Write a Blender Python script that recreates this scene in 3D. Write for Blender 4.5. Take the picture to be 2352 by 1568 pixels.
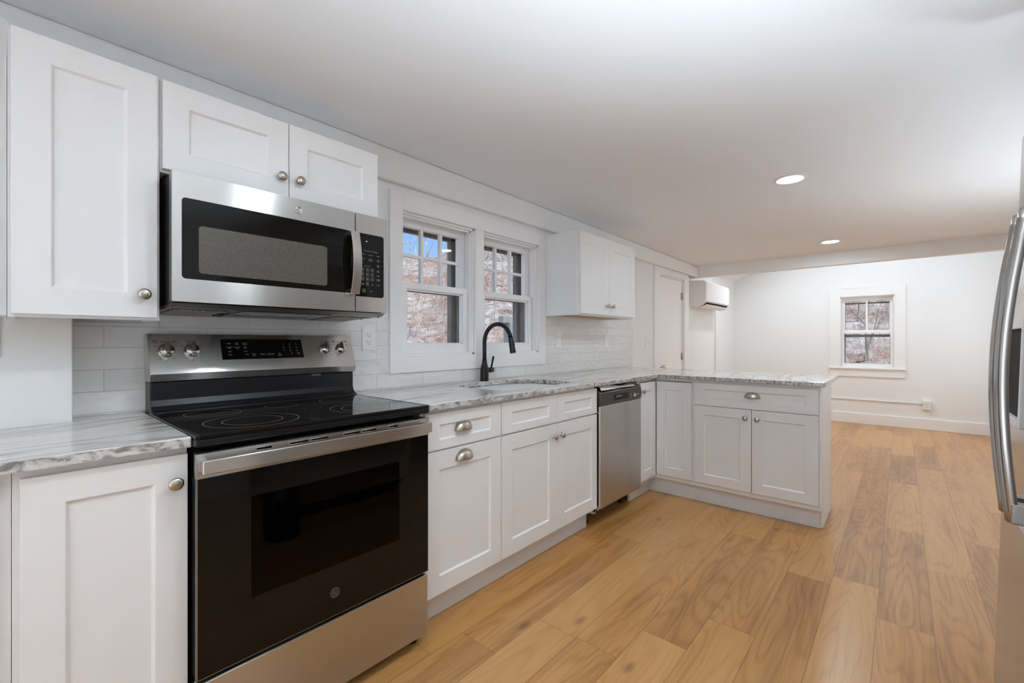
import bpy, bmesh, math, random
from mathutils import Vector, Matrix
PI = math.pi
for o in list(bpy.data.objects): bpy.data.objects.remove(o, do_unlink=True)
C = bpy.context.scene.collection
# ---------------------------------------------------------------- camera, world, sun, exposure
# x runs along the kitchen wall to the right, Y is the distance out from that wall (world y = -Y), z is up
CAMX, CAMY, CAMZ, YAW = 0.0, 2.037, 1.17, 41.23
cam = bpy.data.cameras.new('camera'); cam.sensor_width = 36; cam.lens = 36*1020.3/2352; cam.clip_start = .02; cam.clip_end = 400
camo = bpy.data.objects.new('camera', cam); C.objects.link(camo)
camo.location = (CAMX, -CAMY, CAMZ); camo.rotation_euler = (PI/2, 0, math.radians(YAW-90))
bpy.context.scene.camera = camo
sc = bpy.context.scene
sc.view_settings.view_transform = 'Standard'; sc.view_settings.look = 'None'
sc.view_settings.gamma = 1; sc.view_settings.use_curve_mapping = False
sc.view_settings.exposure = 0.32
LAMP = 128.0         # radiance of the recessed lamps
LAMP_COL = (.815, .92, 1.0)
UP = 960.0          # radiance of the added, unseen lamps that wash the ceiling
UP_COL = (.77, .895, 1.0)
SKY = .85
SKY_S = 1.7
SUN = 6.0
sc.cycles.max_bounces = 12; sc.cycles.diffuse_bounces = 9; sc.cycles.glossy_bounces = 5
sc.cycles.transparent_max_bounces = 12; sc.cycles.transmission_bounces = 6
sc.cycles.sample_clamp_indirect = 30.0; sc.cycles.caustics_reflective = False; sc.cycles.caustics_refractive = False
try:
    sc.cycles.use_denoising = True; sc.cycles.denoiser = 'OPENIMAGEDENOISE'
except Exception: pass
w = bpy.data.worlds.new('sky'); sc.world = w; w.use_nodes = True
nt = w.node_tree; nt.nodes.clear()
wo = nt.nodes.new('ShaderNodeOutputWorld'); bg = nt.nodes.new('ShaderNodeBackground')
tc = nt.nodes.new('ShaderNodeTexCoord'); sx = nt.nodes.new('ShaderNodeSeparateXYZ'); rp = nt.nodes.new('ShaderNodeValToRGB')
nt.links.new(tc.outputs['Generated'], sx.inputs[0]); nt.links.new(sx.outputs['Z'], rp.inputs[0])
cr = rp.color_ramp; cr.elements[0].position = 0.0; cr.elements[0].color = (.62, .75, .95, 1)
cr.elements[1].position = .32; cr.elements[1].color = (.14, .38, .92, 1)
e = cr.elements.new(.16); e.color = (.36, .60, .97, 1)
e = cr.elements.new(.9); e.color = (.10, .28, .8, 1)
# sky brightened to the unseen south-west as added fill, clear blue to the north
r2 = nt.nodes.new('ShaderNodeMapRange'); r2.inputs['From Min'].default_value = .15; r2.inputs['From Max'].default_value = -.45
r2.interpolation_type = 'SMOOTHSTEP'; dv = nt.nodes.new('ShaderNodeVectorMath'); dv.operation = 'DOT_PRODUCT'; dv.inputs[1].default_value = (.65, .76, 0); nt.links.new(tc.outputs['Generated'], dv.inputs[0]); nt.links.new(dv.outputs['Value'], r2.inputs['Value'])
r2.inputs['To Min'].default_value = 0; r2.inputs['To Max'].default_value = 1
mxc = nt.nodes.new('ShaderNodeMix'); mxc.data_type = 'RGBA'; nt.links.new(r2.outputs[0], mxc.inputs[0]); nt.links.new(rp.outputs[0], mxc.inputs[6]); mxc.inputs[7].default_value = (.90, .96, 1.0, 1)
ms = nt.nodes.new('ShaderNodeMath'); ms.operation = 'MULTIPLY_ADD'; nt.links.new(r2.outputs[0], ms.inputs[0]); ms.inputs[1].default_value = SKY_S-SKY; ms.inputs[2].default_value = SKY
nt.links.new(mxc.outputs[2], bg.inputs[0]); nt.links.new(ms.outputs[0], bg.inputs[1])
nt.links.new(bg.outputs[0], wo.inputs[0])
sl = bpy.data.lights.new('sun', 'SUN'); sl.energy = SUN; sl.angle = .02; sl.color = (1, .98, .95)
so = bpy.data.objects.new('sun', sl); C.objects.link(so)
so.rotation_euler = Vector((-.06, .42, -.90)).to_track_quat('-Z', 'Y').to_euler()   # from behind the house, high

# ---------------------------------------------------------------- mesh helpers
class MB:
    """collects shapes in (x, Y, z) and links them as one mesh"""
    def __init__(s): s.v = []; s.f = []; s.m = []; s.sm = []
    def add(s, vs, fs, mi=0, smooth=False):
        n = len(s.v); s.v += [tuple(v) for v in vs]
        for f in fs: s.f.append([n+i for i in f]); s.m.append(mi); s.sm.append(smooth)
        return s
    def box(s, x0, x1, Y0, Y1, z0, z1, mi=0):
        v = [(x0,Y0,z0),(x1,Y0,z0),(x1,Y1,z0),(x0,Y1,z0),(x0,Y0,z1),(x1,Y0,z1),(x1,Y1,z1),(x0,Y1,z1)]
        return s.add(v, [(0,1,2,3),(7,6,5,4),(0,4,5,1),(1,5,6,2),(2,6,7,3),(3,7,4,0)], mi)
    def prism(s, pts, a, b, ax='x', mi=0, smooth=False):
        """polygon of 2-D points swept along ax from a to b (ax x: pts=(Y,z); Y: (x,z); z: (x,Y))"""
        def P(p, t): return {'x':(t,p[0],p[1]), 'Y':(p[0],t,p[1]), 'z':(p[0],p[1],t)}[ax]
        n = len(pts); v = [P(p,a) for p in pts]+[P(p,b) for p in pts]
        s.add(v, [tuple(range(n)), tuple(range(2*n-1,n-1,-1))], mi)
        s.add(v, [(i,(i+1)%n,n+(i+1)%n,n+i) for i in range(n)], mi, smooth)
        return s
    def tube(s, pts, r, n=12, mi=0, smooth=True, cap=True, sq=None):
        pts = [Vector(p) for p in pts]; R = r if hasattr(r,'__len__') else [r]*len(pts)
        rings = []; up = None
        for i,p in enumerate(pts):
            t = (pts[min(i+1,len(pts)-1)]-pts[max(i-1,0)]).normalized()
            if up is None:
                up = Vector((0,0,1)) if abs(t.z) < .9 else Vector((1,0,0))
            a = (up - t*up.dot(t)).normalized(); b = t.cross(a); up = a
            rings.append([p+(a*math.cos(2*PI*k/n)+b*math.sin(2*PI*k/n))*R[i] for k in range(n)])
        v = [q for g in rings for q in g]; f = []
        for i in range(len(pts)-1):
            for k in range(n):
                f.append((i*n+k, i*n+(k+1)%n, (i+1)*n+(k+1)%n, (i+1)*n+k))
        s.add(v, f, mi, smooth)
        if cap: s.add(rings[0], [tuple(range(n-1,-1,-1))], mi); s.add(rings[-1], [tuple(range(n))], mi)
        return s
    def lathe(s, prof, c, axis, n=24, mi=0, smooth=True):
        """profile of (radius, distance along axis) turned about axis through c"""
        c = Vector(c); t = Vector(axis).normalized()
        u = (Vector((0,0,1)) if abs(t.z) < .9 else Vector((1,0,0))); a = (u-t*u.dot(t)).normalized(); b = t.cross(a)
        v = []; f = []
        for r,h in prof:
            for k in range(n): v.append(c+t*h+(a*math.cos(2*PI*k/n)+b*math.sin(2*PI*k/n))*max(r,1e-5))
        for i in range(len(prof)-1):
            for k in range(n): f.append((i*n+k, i*n+(k+1)%n, (i+1)*n+(k+1)%n, (i+1)*n+k))
        return s.add(v, f, mi, smooth)
    def build(s, name, mat, parent=None, bevel=0, loc=None, seg=2, fix=True, solid=0):
        org = Vector(loc) if loc is not None else Vector((0,0,0))
        if parent is not None: org = Vector(parent['_o'])
        me = bpy.data.meshes.new(name)
        me.from_pydata([(v[0]-org.x, -v[1]-org.y, v[2]-org.z) for v in s.v], [], s.f)
        for m in (mat if isinstance(mat,(list,tuple)) else [mat]): me.materials.append(m)
        for p,mi,sm in zip(me.polygons, s.m, s.sm): p.material_index = mi; p.use_smooth = sm
        bm = bmesh.new(); bm.from_mesh(me)
        if bevel or fix: bmesh.ops.remove_doubles(bm, verts=bm.verts, dist=1e-5)
        bmesh.ops.recalc_face_normals(bm, faces=bm.faces)
        uv = bm.loops.layers.uv.new('uv')
        for fc in bm.faces:
            nx,ny,nz = (abs(q) for q in fc.normal)
            for lp in fc.loops:
                q = lp.vert.co
                lp[uv].uv = ((q.y,q.z) if nx > ny and nx > nz else ((q.x,q.z) if ny >= nz else (q.x,q.y)))
        bm.to_mesh(me); bm.free()
        o = bpy.data.objects.new(name, me); C.objects.link(o)
        if parent is not None: o.parent = parent; o['_o'] = parent['_o']
        else: o.location = org; o['_o'] = list(org)
        if solid:
            md = o.modifiers.new('solid','SOLIDIFY'); md.thickness = solid; md.offset = 0
        if bevel:
            md = o.modifiers.new('bevel','BEVEL'); md.width = bevel; md.segments = seg; md.limit_method = 'ANGLE'; md.angle_limit = math.radians(40)
        return o
def W(x, Y, z): return (x, -Y, z)
def thing(name, label, cat, loc, group=None):
    o = bpy.data.objects.new(name, None); C.objects.link(o); o.empty_display_size = .05
    o.location = W(*loc); o['_o'] = list(W(*loc)); o['label'] = label; o['category'] = cat
    if group: o['group'] = group
    return o
def tag(o, label, cat, group=None):
    o['label'] = label; o['category'] = cat
    if group: o['group'] = group
    return o
def struct(o): o['kind'] = 'structure'; return o
def box(*a): return MB().box(*a)

# ---------------------------------------------------------------- materials
def mat(name, col, rough=.5, metal=0, spec=None, **k):
    m = bpy.data.materials.new(name); m.use_nodes = True; b = m.node_tree.nodes['Principled BSDF']
    b.inputs['Base Color'].default_value = (*col, 1); b.inputs['Roughness'].default_value = rough; b.inputs['Metallic'].default_value = metal
    if spec is not None: b.inputs['Specular IOR Level'].default_value = spec
    for kk,vv in k.items(): b.inputs[kk.replace('_',' ')].default_value = vv
    return m
class N:
    def __init__(s, m): s.t = m.node_tree; s.b = s.t.nodes['Principled BSDF']
    def n(s, ty, **k):
        x = s.t.nodes.new('ShaderNode'+ty)
        for a,v in k.items(): setattr(x, a, v)
        return x
    def l(s, a, b): s.t.links.new(a, b)
    def math(s, op, a, b=None, c=None):
        x = s.n('Math', operation=op)
        for i,q in enumerate((a,b,c)):
            if q is None: continue
            if isinstance(q,(int,float)): x.inputs[i].default_value = q
            else: s.l(q, x.inputs[i])
        return x.outputs[0]
    def map(s, vec, sc=(1,1,1), loc=(0,0,0)):
        x = s.n('Mapping'); x.inputs['Scale'].default_value = sc; x.inputs['Location'].default_value = loc; s.l(vec, x.inputs[0]); return x.outputs[0]
    def noise(s, vec, scale=1, det=3, rough=.5, dist=0, out=0):
        x = s.n('TexNoise'); x.inputs['Scale'].default_value = scale; x.inputs['Detail'].default_value = det
        x.inputs['Roughness'].default_value = rough; x.inputs['Distortion'].default_value = dist; s.l(vec, x.inputs['Vector']); return x.outputs[out]
    def ramp(s, fac, stops):
        x = s.n('ValToRGB'); s.l(fac, x.inputs[0]); r = x.color_ramp
        while len(r.elements) < len(stops): r.elements.new(.5)
        for e_,(p,c) in zip(r.elements, stops): e_.position = p; e_.color = (*c,1) if len(c) == 3 else c
        return x.outputs[0]
    def mix(s, fac, a, b, bt='MIX'):
        x = s.n('Mix', data_type='RGBA', blend_type=bt)
        for i,q in ((0,fac),(6,a),(7,b)):
            if isinstance(q,(int,float)): x.inputs[i].default_value = q
            elif isinstance(q,tuple): x.inputs[i].default_value = (*q,1)
            else: s.l(q, x.inputs[i])
        return x.outputs[2]
    def bump(s, h, strength=.3, dist=.001, nrm=None):
        x = s.n('Bump'); x.inputs['Strength'].default_value = strength; x.inputs['Distance'].default_value = dist; s.l(h, x.inputs['Height'])
        if nrm is not None: s.l(nrm, x.inputs['Normal'])
        return x.outputs[0]
def geo(g): return g.n('NewGeometry').outputs['Position']

def paint(name, col, rough, bumpy=.05, sc_=260):
    m = mat(name, col, rough); g = N(m)
    g.l(g.bump(g.noise(geo(g), sc_, 2), bumpy, .0006), g.b.inputs['Normal']); return m
M_wall = paint('wall paint', (.85,.86,.86), .62)
M_ceil = paint('ceiling paint', (.855,.87,.885), .8)
M_trim = paint('trim paint', (.88,.88,.875), .38, .02)
M_cab = paint('cabinet paint', (.815,.82,.82), .36, .015, 500)
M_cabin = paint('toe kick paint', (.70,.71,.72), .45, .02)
M_plastic = mat('white plastic', (.84,.84,.83), .35)
M_ac = mat('matte white plastic', (.86,.86,.85), .42)
M_wood = mat('raw plywood', (.62,.43,.22), .6); g = N(M_wood)
nz = g.noise(g.map(geo(g), (3,40,40)), 1, 4)
g.l(g.ramp(nz, [(.3,(.50,.33,.15)),(.7,(.68,.48,.25))]), g.b.inputs['Base Color'])
M_nickel = mat('brushed nickel', (.50,.455,.39), .30, 1); g = N(M_nickel)
g.l(g.bump(g.noise(g.map(geo(g),(900,900,60)), 1, 2), .25, .0003), g.b.inputs['Normal'])
M_blackmetal = mat('matte black metal', (.022,.021,.021), .28, .6)
M_brass = mat('brass', (.56,.50,.36), .35, 1)
M_chrome = mat('chrome', (.7,.7,.7), .12, 1)
def steel(name, col=(.57,.55,.525), rough=.245, horiz=True, an=.95):
    m = mat(name, col, rough, 1); g = N(m)
    v = g.map(geo(g), (1.5,1.5,420) if horiz else (420,420,1.5))
    nz = g.noise(v, 1, 2, .5)
    g.l(g.math('MULTIPLY_ADD', nz, .03, rough-.015), g.b.inputs['Roughness'])
    g.b.inputs['Anisotropic'].default_value = an; g.b.inputs['Anisotropic Rotation'].default_value = .25 if horiz else 0
    tn = g.n('Tangent', direction_type='UV_MAP'); g.l(tn.outputs[0], g.b.inputs['Tangent'])
    return m
M_steel = steel('brushed stainless steel')
M_steeldark = steel('smooth dark stainless', (.30,.29,.28), .22)
M_fridge = steel('fridge stainless', (.52,.51,.50), .20, False, .5)
M_knobsteel = mat('satin knob steel', (.56,.54,.51), .17, 1)
M_sink = steel('satin sink steel', (.56,.55,.54), .3, True, .3)
M_black = mat('black enamel', (.009,.009,.009), .16, 0, .28)
M_blackgl = mat('black glass', (.007,.006,.005), .05, 0, .22)
M_blackplastic = mat('black plastic', (.020,.020,.021), .38)
M_greyplastic = mat('grey plastic', (.10,.10,.10), .4)
M_cook = mat('ceramic cooktop glass', (.010,.009,.009), .05); g = N(M_cook)
g.l(g.bump(g.noise(geo(g), 700, 2), .03, .0004), g.b.inputs['Normal'])
M_dark = mat('dark void', (.006,.006,.006), .8)
M_ring = mat('burner ring print', (.30,.22,.14), .4)
M_print = mat('white print', (.36,.36,.35), .5)
M_printdark = mat('dark print', (.03,.03,.03), .5)
M_led = mat('lit display', (1,1,1), .5); M_led.node_tree.nodes['Principled BSDF'].inputs['Emission Color'].default_value = (1,1,1,1); M_led.node_tree.nodes['Principled BSDF'].inputs['Emission Strength'].default_value = 1.2
M_amber = mat('amber label', (.62,.60,.28), .5)
M_label = mat('pale sticker', (.52,.52,.50), .5)
M_mesh = mat('microwave window mesh', (.10,.095,.085), .22); g = N(M_mesh)
vo = g.n('TexVoronoi'); vo.inputs['Scale'].default_value = 420; g.l(geo(g), vo.inputs['Vector'])
g.l(g.ramp(vo.outputs['Distance'], [(.25,(.030,.028,.024)),(.45,(.115,.105,.09))]), g.b.inputs['Base Color'])
M_filter = mat('grease filter mesh', (.6,.58,.54), .45, .3); g = N(M_filter)
vo = g.n('TexVoronoi'); vo.inputs['Scale'].default_value = 260; g.l(geo(g), vo.inputs['Vector'])
g.l(g.ramp(vo.outputs['Distance'], [(.25,(.80,.76,.68)),(.6,(.16,.14,.12))]), g.b.inputs['Base Color'])
g.l(g.bump(vo.outputs['Distance'], 1, .002), g.b.inputs['Normal'])
M_lens = mat('lamp lens', (1,1,1), .5)
b_ = M_lens.node_tree.nodes['Principled BSDF']; b_.inputs['Emission Color'].default_value = (*LAMP_COL,1); b_.inputs['Emission Strength'].default_value = LAMP
M_oldwood = mat('weathered storm frame', (.17,.16,.13), .75); g = N(M_oldwood)
g.l(g.ramp(g.noise(g.map(geo(g),(60,60,4)),1,4), [(.3,(.11,.10,.085)),(.7,(.24,.235,.20))]), g.b.inputs['Base Color'])
def glass(name, tint=(1,1,1), ior=1.45, rough=0.0):
    m = bpy.data.materials.new(name); m.use_nodes = True; t = m.node_tree; t.nodes.clear()
    o = t.nodes.new('ShaderNodeOutputMaterial'); a = t.nodes.new('ShaderNodeBsdfTransparent'); b = t.nodes.new('ShaderNodeBsdfGlossy')
    fr = t.nodes.new('ShaderNodeFresnel'); gg = t.nodes.new('ShaderNodeNewGeometry'); mm = t.nodes.new('ShaderNodeMath'); mm.operation = 'MULTIPLY_ADD'; mm.inputs[1].default_value = 1/ior-ior; mm.inputs[2].default_value = ior; t.links.new(gg.outputs['Backfacing'], mm.inputs[0]); t.links.new(mm.outputs[0], fr.inputs[0]); mx = t.nodes.new('ShaderNodeMixShader')
    a.inputs[0].default_value = (*tint,1); b.inputs['Roughness'].default_value = rough; b.inputs[0].default_value = (1,1,1,1)
    t.links.new(fr.outputs[0], mx.inputs[0]); t.links.new(a.outputs[0], mx.inputs[1]); t.links.new(b.outputs[0], mx.inputs[2]); t.links.new(mx.outputs[0], o.inputs[0])
    return m
M_glass = glass('window glass', ior=1.2)
M_oven = glass('dark oven glass', (.17,.145,.12), 1.25, .015)

# glossy handmade subway tile: rows .0735 high, .297 long, half offset
M_tile = mat('white subway tile', (.70,.70,.69), .10); g = N(M_tile)
sp = g.n('SeparateXYZ'); g.l(geo(g), sp.inputs[0]); cb = g.n('CombineXYZ')
g.l(g.math('ADD', sp.outputs[0], -2.893+.297*20), cb.inputs[0]); g.l(g.math('ADD', sp.outputs[2], -1.2955+.0735*21), cb.inputs[1])
br = g.n('TexBrick'); g.l(cb.outputs[0], br.inputs['Vector']); br.offset = .5; br.offset_frequency = 2
for k_,v_ in (('Scale',1),('Mortar Size',.0016),('Mortar Smooth',.15),('Bias',0),('Brick Width',.297),('Row Height',.0735)): br.inputs[k_].default_value = v_
br.inputs['Color1'].default_value = (.84,.84,.825,1); br.inputs['Color2'].default_value = (.76,.76,.745,1); br.inputs['Mortar'].default_value = (.60,.58,.55,1)
cl = g.noise(geo(g), 9, 3)
g.l(g.mix(g.math('MULTIPLY',cl,.35), br.outputs['Color'], (.70,.70,.69)), g.b.inputs['Base Color'])
g.l(g.math('MULTIPLY_ADD', br.outputs['Fac'], .6, .09), g.b.inputs['Roughness'])
wav = g.noise(g.map(geo(g),(1,1,1.6)), 17, 1.5, .4)
hgt = g.math('ADD', g.math('MULTIPLY', wav, 6.5), g.math('MULTIPLY', br.outputs['Fac'], -1.3))
g.l(g.bump(hgt, .55, .0016), g.b.inputs['Normal'])

# granite with long veins along x, speckled where it is cut
M_gran = mat('veined granite', (.6,.6,.58), .09); g = N(M_gran)
P0 = geo(g)
wp = g.noise(g.map(P0,(.9,1.5,2)), 1.5, 2, .5, 0, 1)
wpv = g.n('VectorMath', operation='MULTIPLY_ADD'); g.l(wp, wpv.inputs[0]); wpv.inputs[1].default_value = (.0,.26,.14); g.l(P0, wpv.inputs[2])
wv = wpv.outputs[0]
n1 = g.noise(g.map(wv,(1.4,13,4)), 1, 6, .66, 1.1)
n2 = g.noise(g.map(wv,(4,42,14)), 1, 4, .6, 1.2)
n3 = g.noise(g.map(wv,(.8,4.5,3),(3,1,7)), 1, 3, .5)
n4 = g.noise(g.map(P0,(26,60,48)), 1, 4, .65, .6)
base = g.ramp(n1, [(.33,(.20,.185,.17)),(.42,(.40,.38,.355)),(.50,(.66,.645,.62)),(.62,(.76,.755,.74))])
fine = g.ramp(n2, [(.34,(.42,.39,.36)),(.46,(1,1,1))])
c1 = g.mix(.75, base, fine, 'MULTIPLY')
patch = g.ramp(n3, [(.40,(0,0,0)),(.60,(1,1,1))])
c2 = g.mix(g.math('MULTIPLY',patch,.45), c1, (.78,.775,.765))
# the cut faces (not horizontal) show the mineral grain
nn = g.n('NewGeometry'); sn = g.n('SeparateXYZ'); g.l(nn.outputs['True Normal'], sn.inputs[0])
side = g.math('LESS_THAN', g.math('ABSOLUTE', sn.outputs[2]), .6)
grain = g.ramp(n4, [(.38,(.10,.09,.085)),(.46,(.30,.285,.27)),(.53,(.60,.585,.57)),(.66,(.76,.755,.74))])
cut = g.mix(.55, c1, grain, 'MULTIPLY'); cut2 = g.mix(.45, cut, grain)
g.l(g.mix(side, c2, cut2), g.b.inputs['Base Color'])
g.l(g.math('MULTIPLY_ADD', n4, .08, .07), g.b.inputs['Roughness'])
g.l(g.bump(n4, .05, .0004), g.b.inputs['Normal'])

# honey oak planks along x
M_floor = mat('oak plank floor', (.4,.25,.12), .35, 0, .9); g = N(M_floor)
PW, PL = .178, 1.22
s0 = g.n('SeparateXYZ'); g.l(geo(g), s0.inputs[0])
yy = g.math('DIVIDE', s0.outputs[1], PW); row = g.math('FLOOR', yy)
wn = g.n('TexWhiteNoise', noise_dimensions='1D'); g.l(row, wn.inputs['W'])
xx = g.math('ADD', g.math('DIVIDE', s0.outputs[0], PL), g.math('MULTIPLY', wn.outputs['Value'], 7.3))
colm = g.math('FLOOR', xx)
cc = g.n('CombineXYZ'); g.l(row, cc.inputs[0]); g.l(colm, cc.inputs[1])
wid = g.n('TexWhiteNoise', noise_dimensions='2D'); g.l(cc.outputs[0], wid.inputs['Vector'])
rid = wid.outputs['Value']
fx = g.math('FRACT', xx); fy = g.math('FRACT', yy)
ex = g.math('MULTIPLY', g.math('MINIMUM', fx, g.math('SUBTRACT',1,fx)), PL)
ey = g.math('MULTIPLY', g.math('MINIMUM', fy, g.math('SUBTRACT',1,fy)), PW)
seam = g.math('SMOOTH_MIN', ex, ey, .0005)
seamf = g.math('LESS_THAN', seam, .0011)
of = g.n('CombineXYZ'); g.l(g.math('MULTIPLY',rid,37), of.inputs[0]); g.l(g.math('MULTIPLY',rid,91), of.inputs[1]); g.l(rid, of.inputs[2])
pv = g.n('VectorMath', operation='ADD'); g.l(geo(g), pv.inputs[0]); g.l(of.outputs[0], pv.inputs[1]); pv = pv.outputs[0]
big = g.noise(g.map(pv,(.62,4.2,1)), 1, 2.0, .45, .1)
ringl = g.math('SINE', g.math('MULTIPLY', big, 120)); ringl = g.math('MULTIPLY', g.math('POWER', g.math('MULTIPLY_ADD', ringl, .5, .5), 3), -1.6)
fib = g.noise(g.map(pv,(5,130,1)), 1, 2, .5)
fib2 = g.noise(g.map(pv,(1.0,15,1)), 1, 3, .5, .2)
tone = g.noise(g.map(pv,(1.1,3.2,1),(5,5,0)), 1, 2)
v1 = g.math('MULTIPLY_ADD', ringl, .050, g.math('MULTIPLY_ADD', g.math('SUBTRACT',fib2,.5), .36, .5))
v2 = g.math('MULTIPLY_ADD', g.math('SUBTRACT',fib,.5), .22, v1)
v3 = g.math('MULTIPLY_ADD', g.math('SUBTRACT',tone,.5), .22, v2)
v4 = g.math('MULTIPLY_ADD', g.math('SUBTRACT',rid,.5), .20, v3)
wc = g.ramp(v4, [(.24,(.26,.110,.031)),(.38,(.41,.188,.050)),(.50,(.54,.272,.080)),(.70,(.63,.345,.118))])
kn = g.n('TexVoronoi'); kn.inputs['Scale'].default_value = 1; g.l(g.map(pv,(1.7,4.2,1)), kn.inputs['Vector'])
knf = g.ramp(kn.outputs['Distance'], [(.02,(.35,.30,.26)),(.085,(1,1,1))])
wc = g.mix(.8, wc, knf, 'MULTIPLY')
wc = g.mix(g.math('MULTIPLY',seamf,.65), wc, (.07,.035,.015))
g.l(wc, g.b.inputs['Base Color'])
g.b.inputs['Roughness'].default_value = .29
g.l(g.bump(g.math('MULTIPLY_ADD', seamf, -2.0, fib), .06, .0006), g.b.inputs['Normal'])

# ---------------------------------------------------------------- room shell
X0, X1, YS, ZC, ZT = -1.7, 8.05, 3.15, 2.148, 3.9
def wall_holes(name, ax, pos, thick, a0, a1, z0, z1, holes):
    """wall with rectangular openings; ax 'Y' -> plane at Y=pos spanning x, ax 'x' -> plane at x=pos spanning Y"""
    mb = MB(); xs = sorted({a0,a1,*[h[0] for h in holes],*[h[1] for h in holes]}); zs = sorted({z0,z1,*[h[2] for h in holes],*[h[3] for h in holes]})
    for i in range(len(xs)-1):
        for j in range(len(zs)-1):
            cx, cz = (xs[i]+xs[i+1])/2, (zs[j]+zs[j+1])/2
            if any(h[0]<cx<h[1] and h[2]<cz<h[3] for h in holes): continue
            if ax == 'Y': mb.box(xs[i],xs[i+1],min(pos,pos+thick),max(pos,pos+thick),zs[j],zs[j+1])
            else: mb.box(min(pos,pos+thick),max(pos,pos+thick),xs[i],xs[i+1],zs[j],zs[j+1])
    return struct(mb.build(name, M_wall, fix=False))
struct(box(X0-.2, X1+.2, -.3, YS+.2, -.12, 0).build('floor', M_floor))
KW = [(1.412,1.958,1.09,1.880),(2.030,2.612,1.09,1.880)]
DR = (4.80,5.545,0.0,1.93)
wall_holes('wall_back', 'Y', 0, -.20, X0, 5.72, 0, ZC+.3, KW+[DR])
wall_holes('wall_back_far', 'Y', -.08, -.15, 5.72, X1+.15, 0, ZT, [])
struct(box(5.66,5.72,-.24,-.20,0,ZC+.3).build('wall_return', M_wall))
FW = (1.366,1.965,.795,1.815)
wall_holes('wall_far', 'x', X1, .20, -.3, YS+.15, 0, ZT+.3, [FW])
WW = (.75,2.95,.15,2.06)
wall_holes('wall_left', 'x', X0, -.15, -.2, YS+.15, 0, ZC+.3, [WW])
SW = [(3.4,4.1,.50,2.0),(6.5,7.7,.5,2.0)]
wall_holes('wall_right', 'Y', YS, .15, X0-.15, X1+.2, 0, ZT+.3, SW)
def zc_(x): return 2.178 if x < 1.2 else 2.178+(x-1.2)/(6.02-1.2)*(2.147-2.178)
struct(MB().prism([(X0-.1,2.178),(1.2,2.178),(6.02,2.147),(6.02,2.30),(X0-.1,2.30)], -.2, YS+.15, 'Y').build('ceiling', M_ceil))
# vaulted ceiling of the far room
struct(MB().prism([(-.3,2.07),(YS+.2,3.62),(YS+.2,3.75),(-.3,2.2)], 6.02, X1+.2, 'x').build('ceiling_vault', M_ceil))
struct(MB().box(5.985,6.075,-.20,YS+.1,2.008,ZT).build('trim_beam', M_wall, bevel=.004))
struct(MB().prism([(X0,2.012),(5.985,2.008),(5.985,2.1468),(1.2,2.1775),(X0,2.1775)],0,.04,'Y').build('trim_soffit', M_wall, bevel=.014, seg=3))
struct(MB().box(X0,.138,0,.10,0,1.985).build('wall_chase', M_wall, bevel=.003))
# skirting
struct(box(8.032,8.05,-.08,YS,0,.145).build('baseboard_far', M_trim, bevel=.003))
struct(box(5.72,8.03,-.08,-.062,0,.145).build('baseboard_back', M_trim, bevel=.003))
struct(MB().box(X0,1.2,YS-.018,YS,0,.145).box(2.2,8.03,YS-.018,YS,0,.145).build('baseboard_right', M_trim, bevel=.003))

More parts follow.
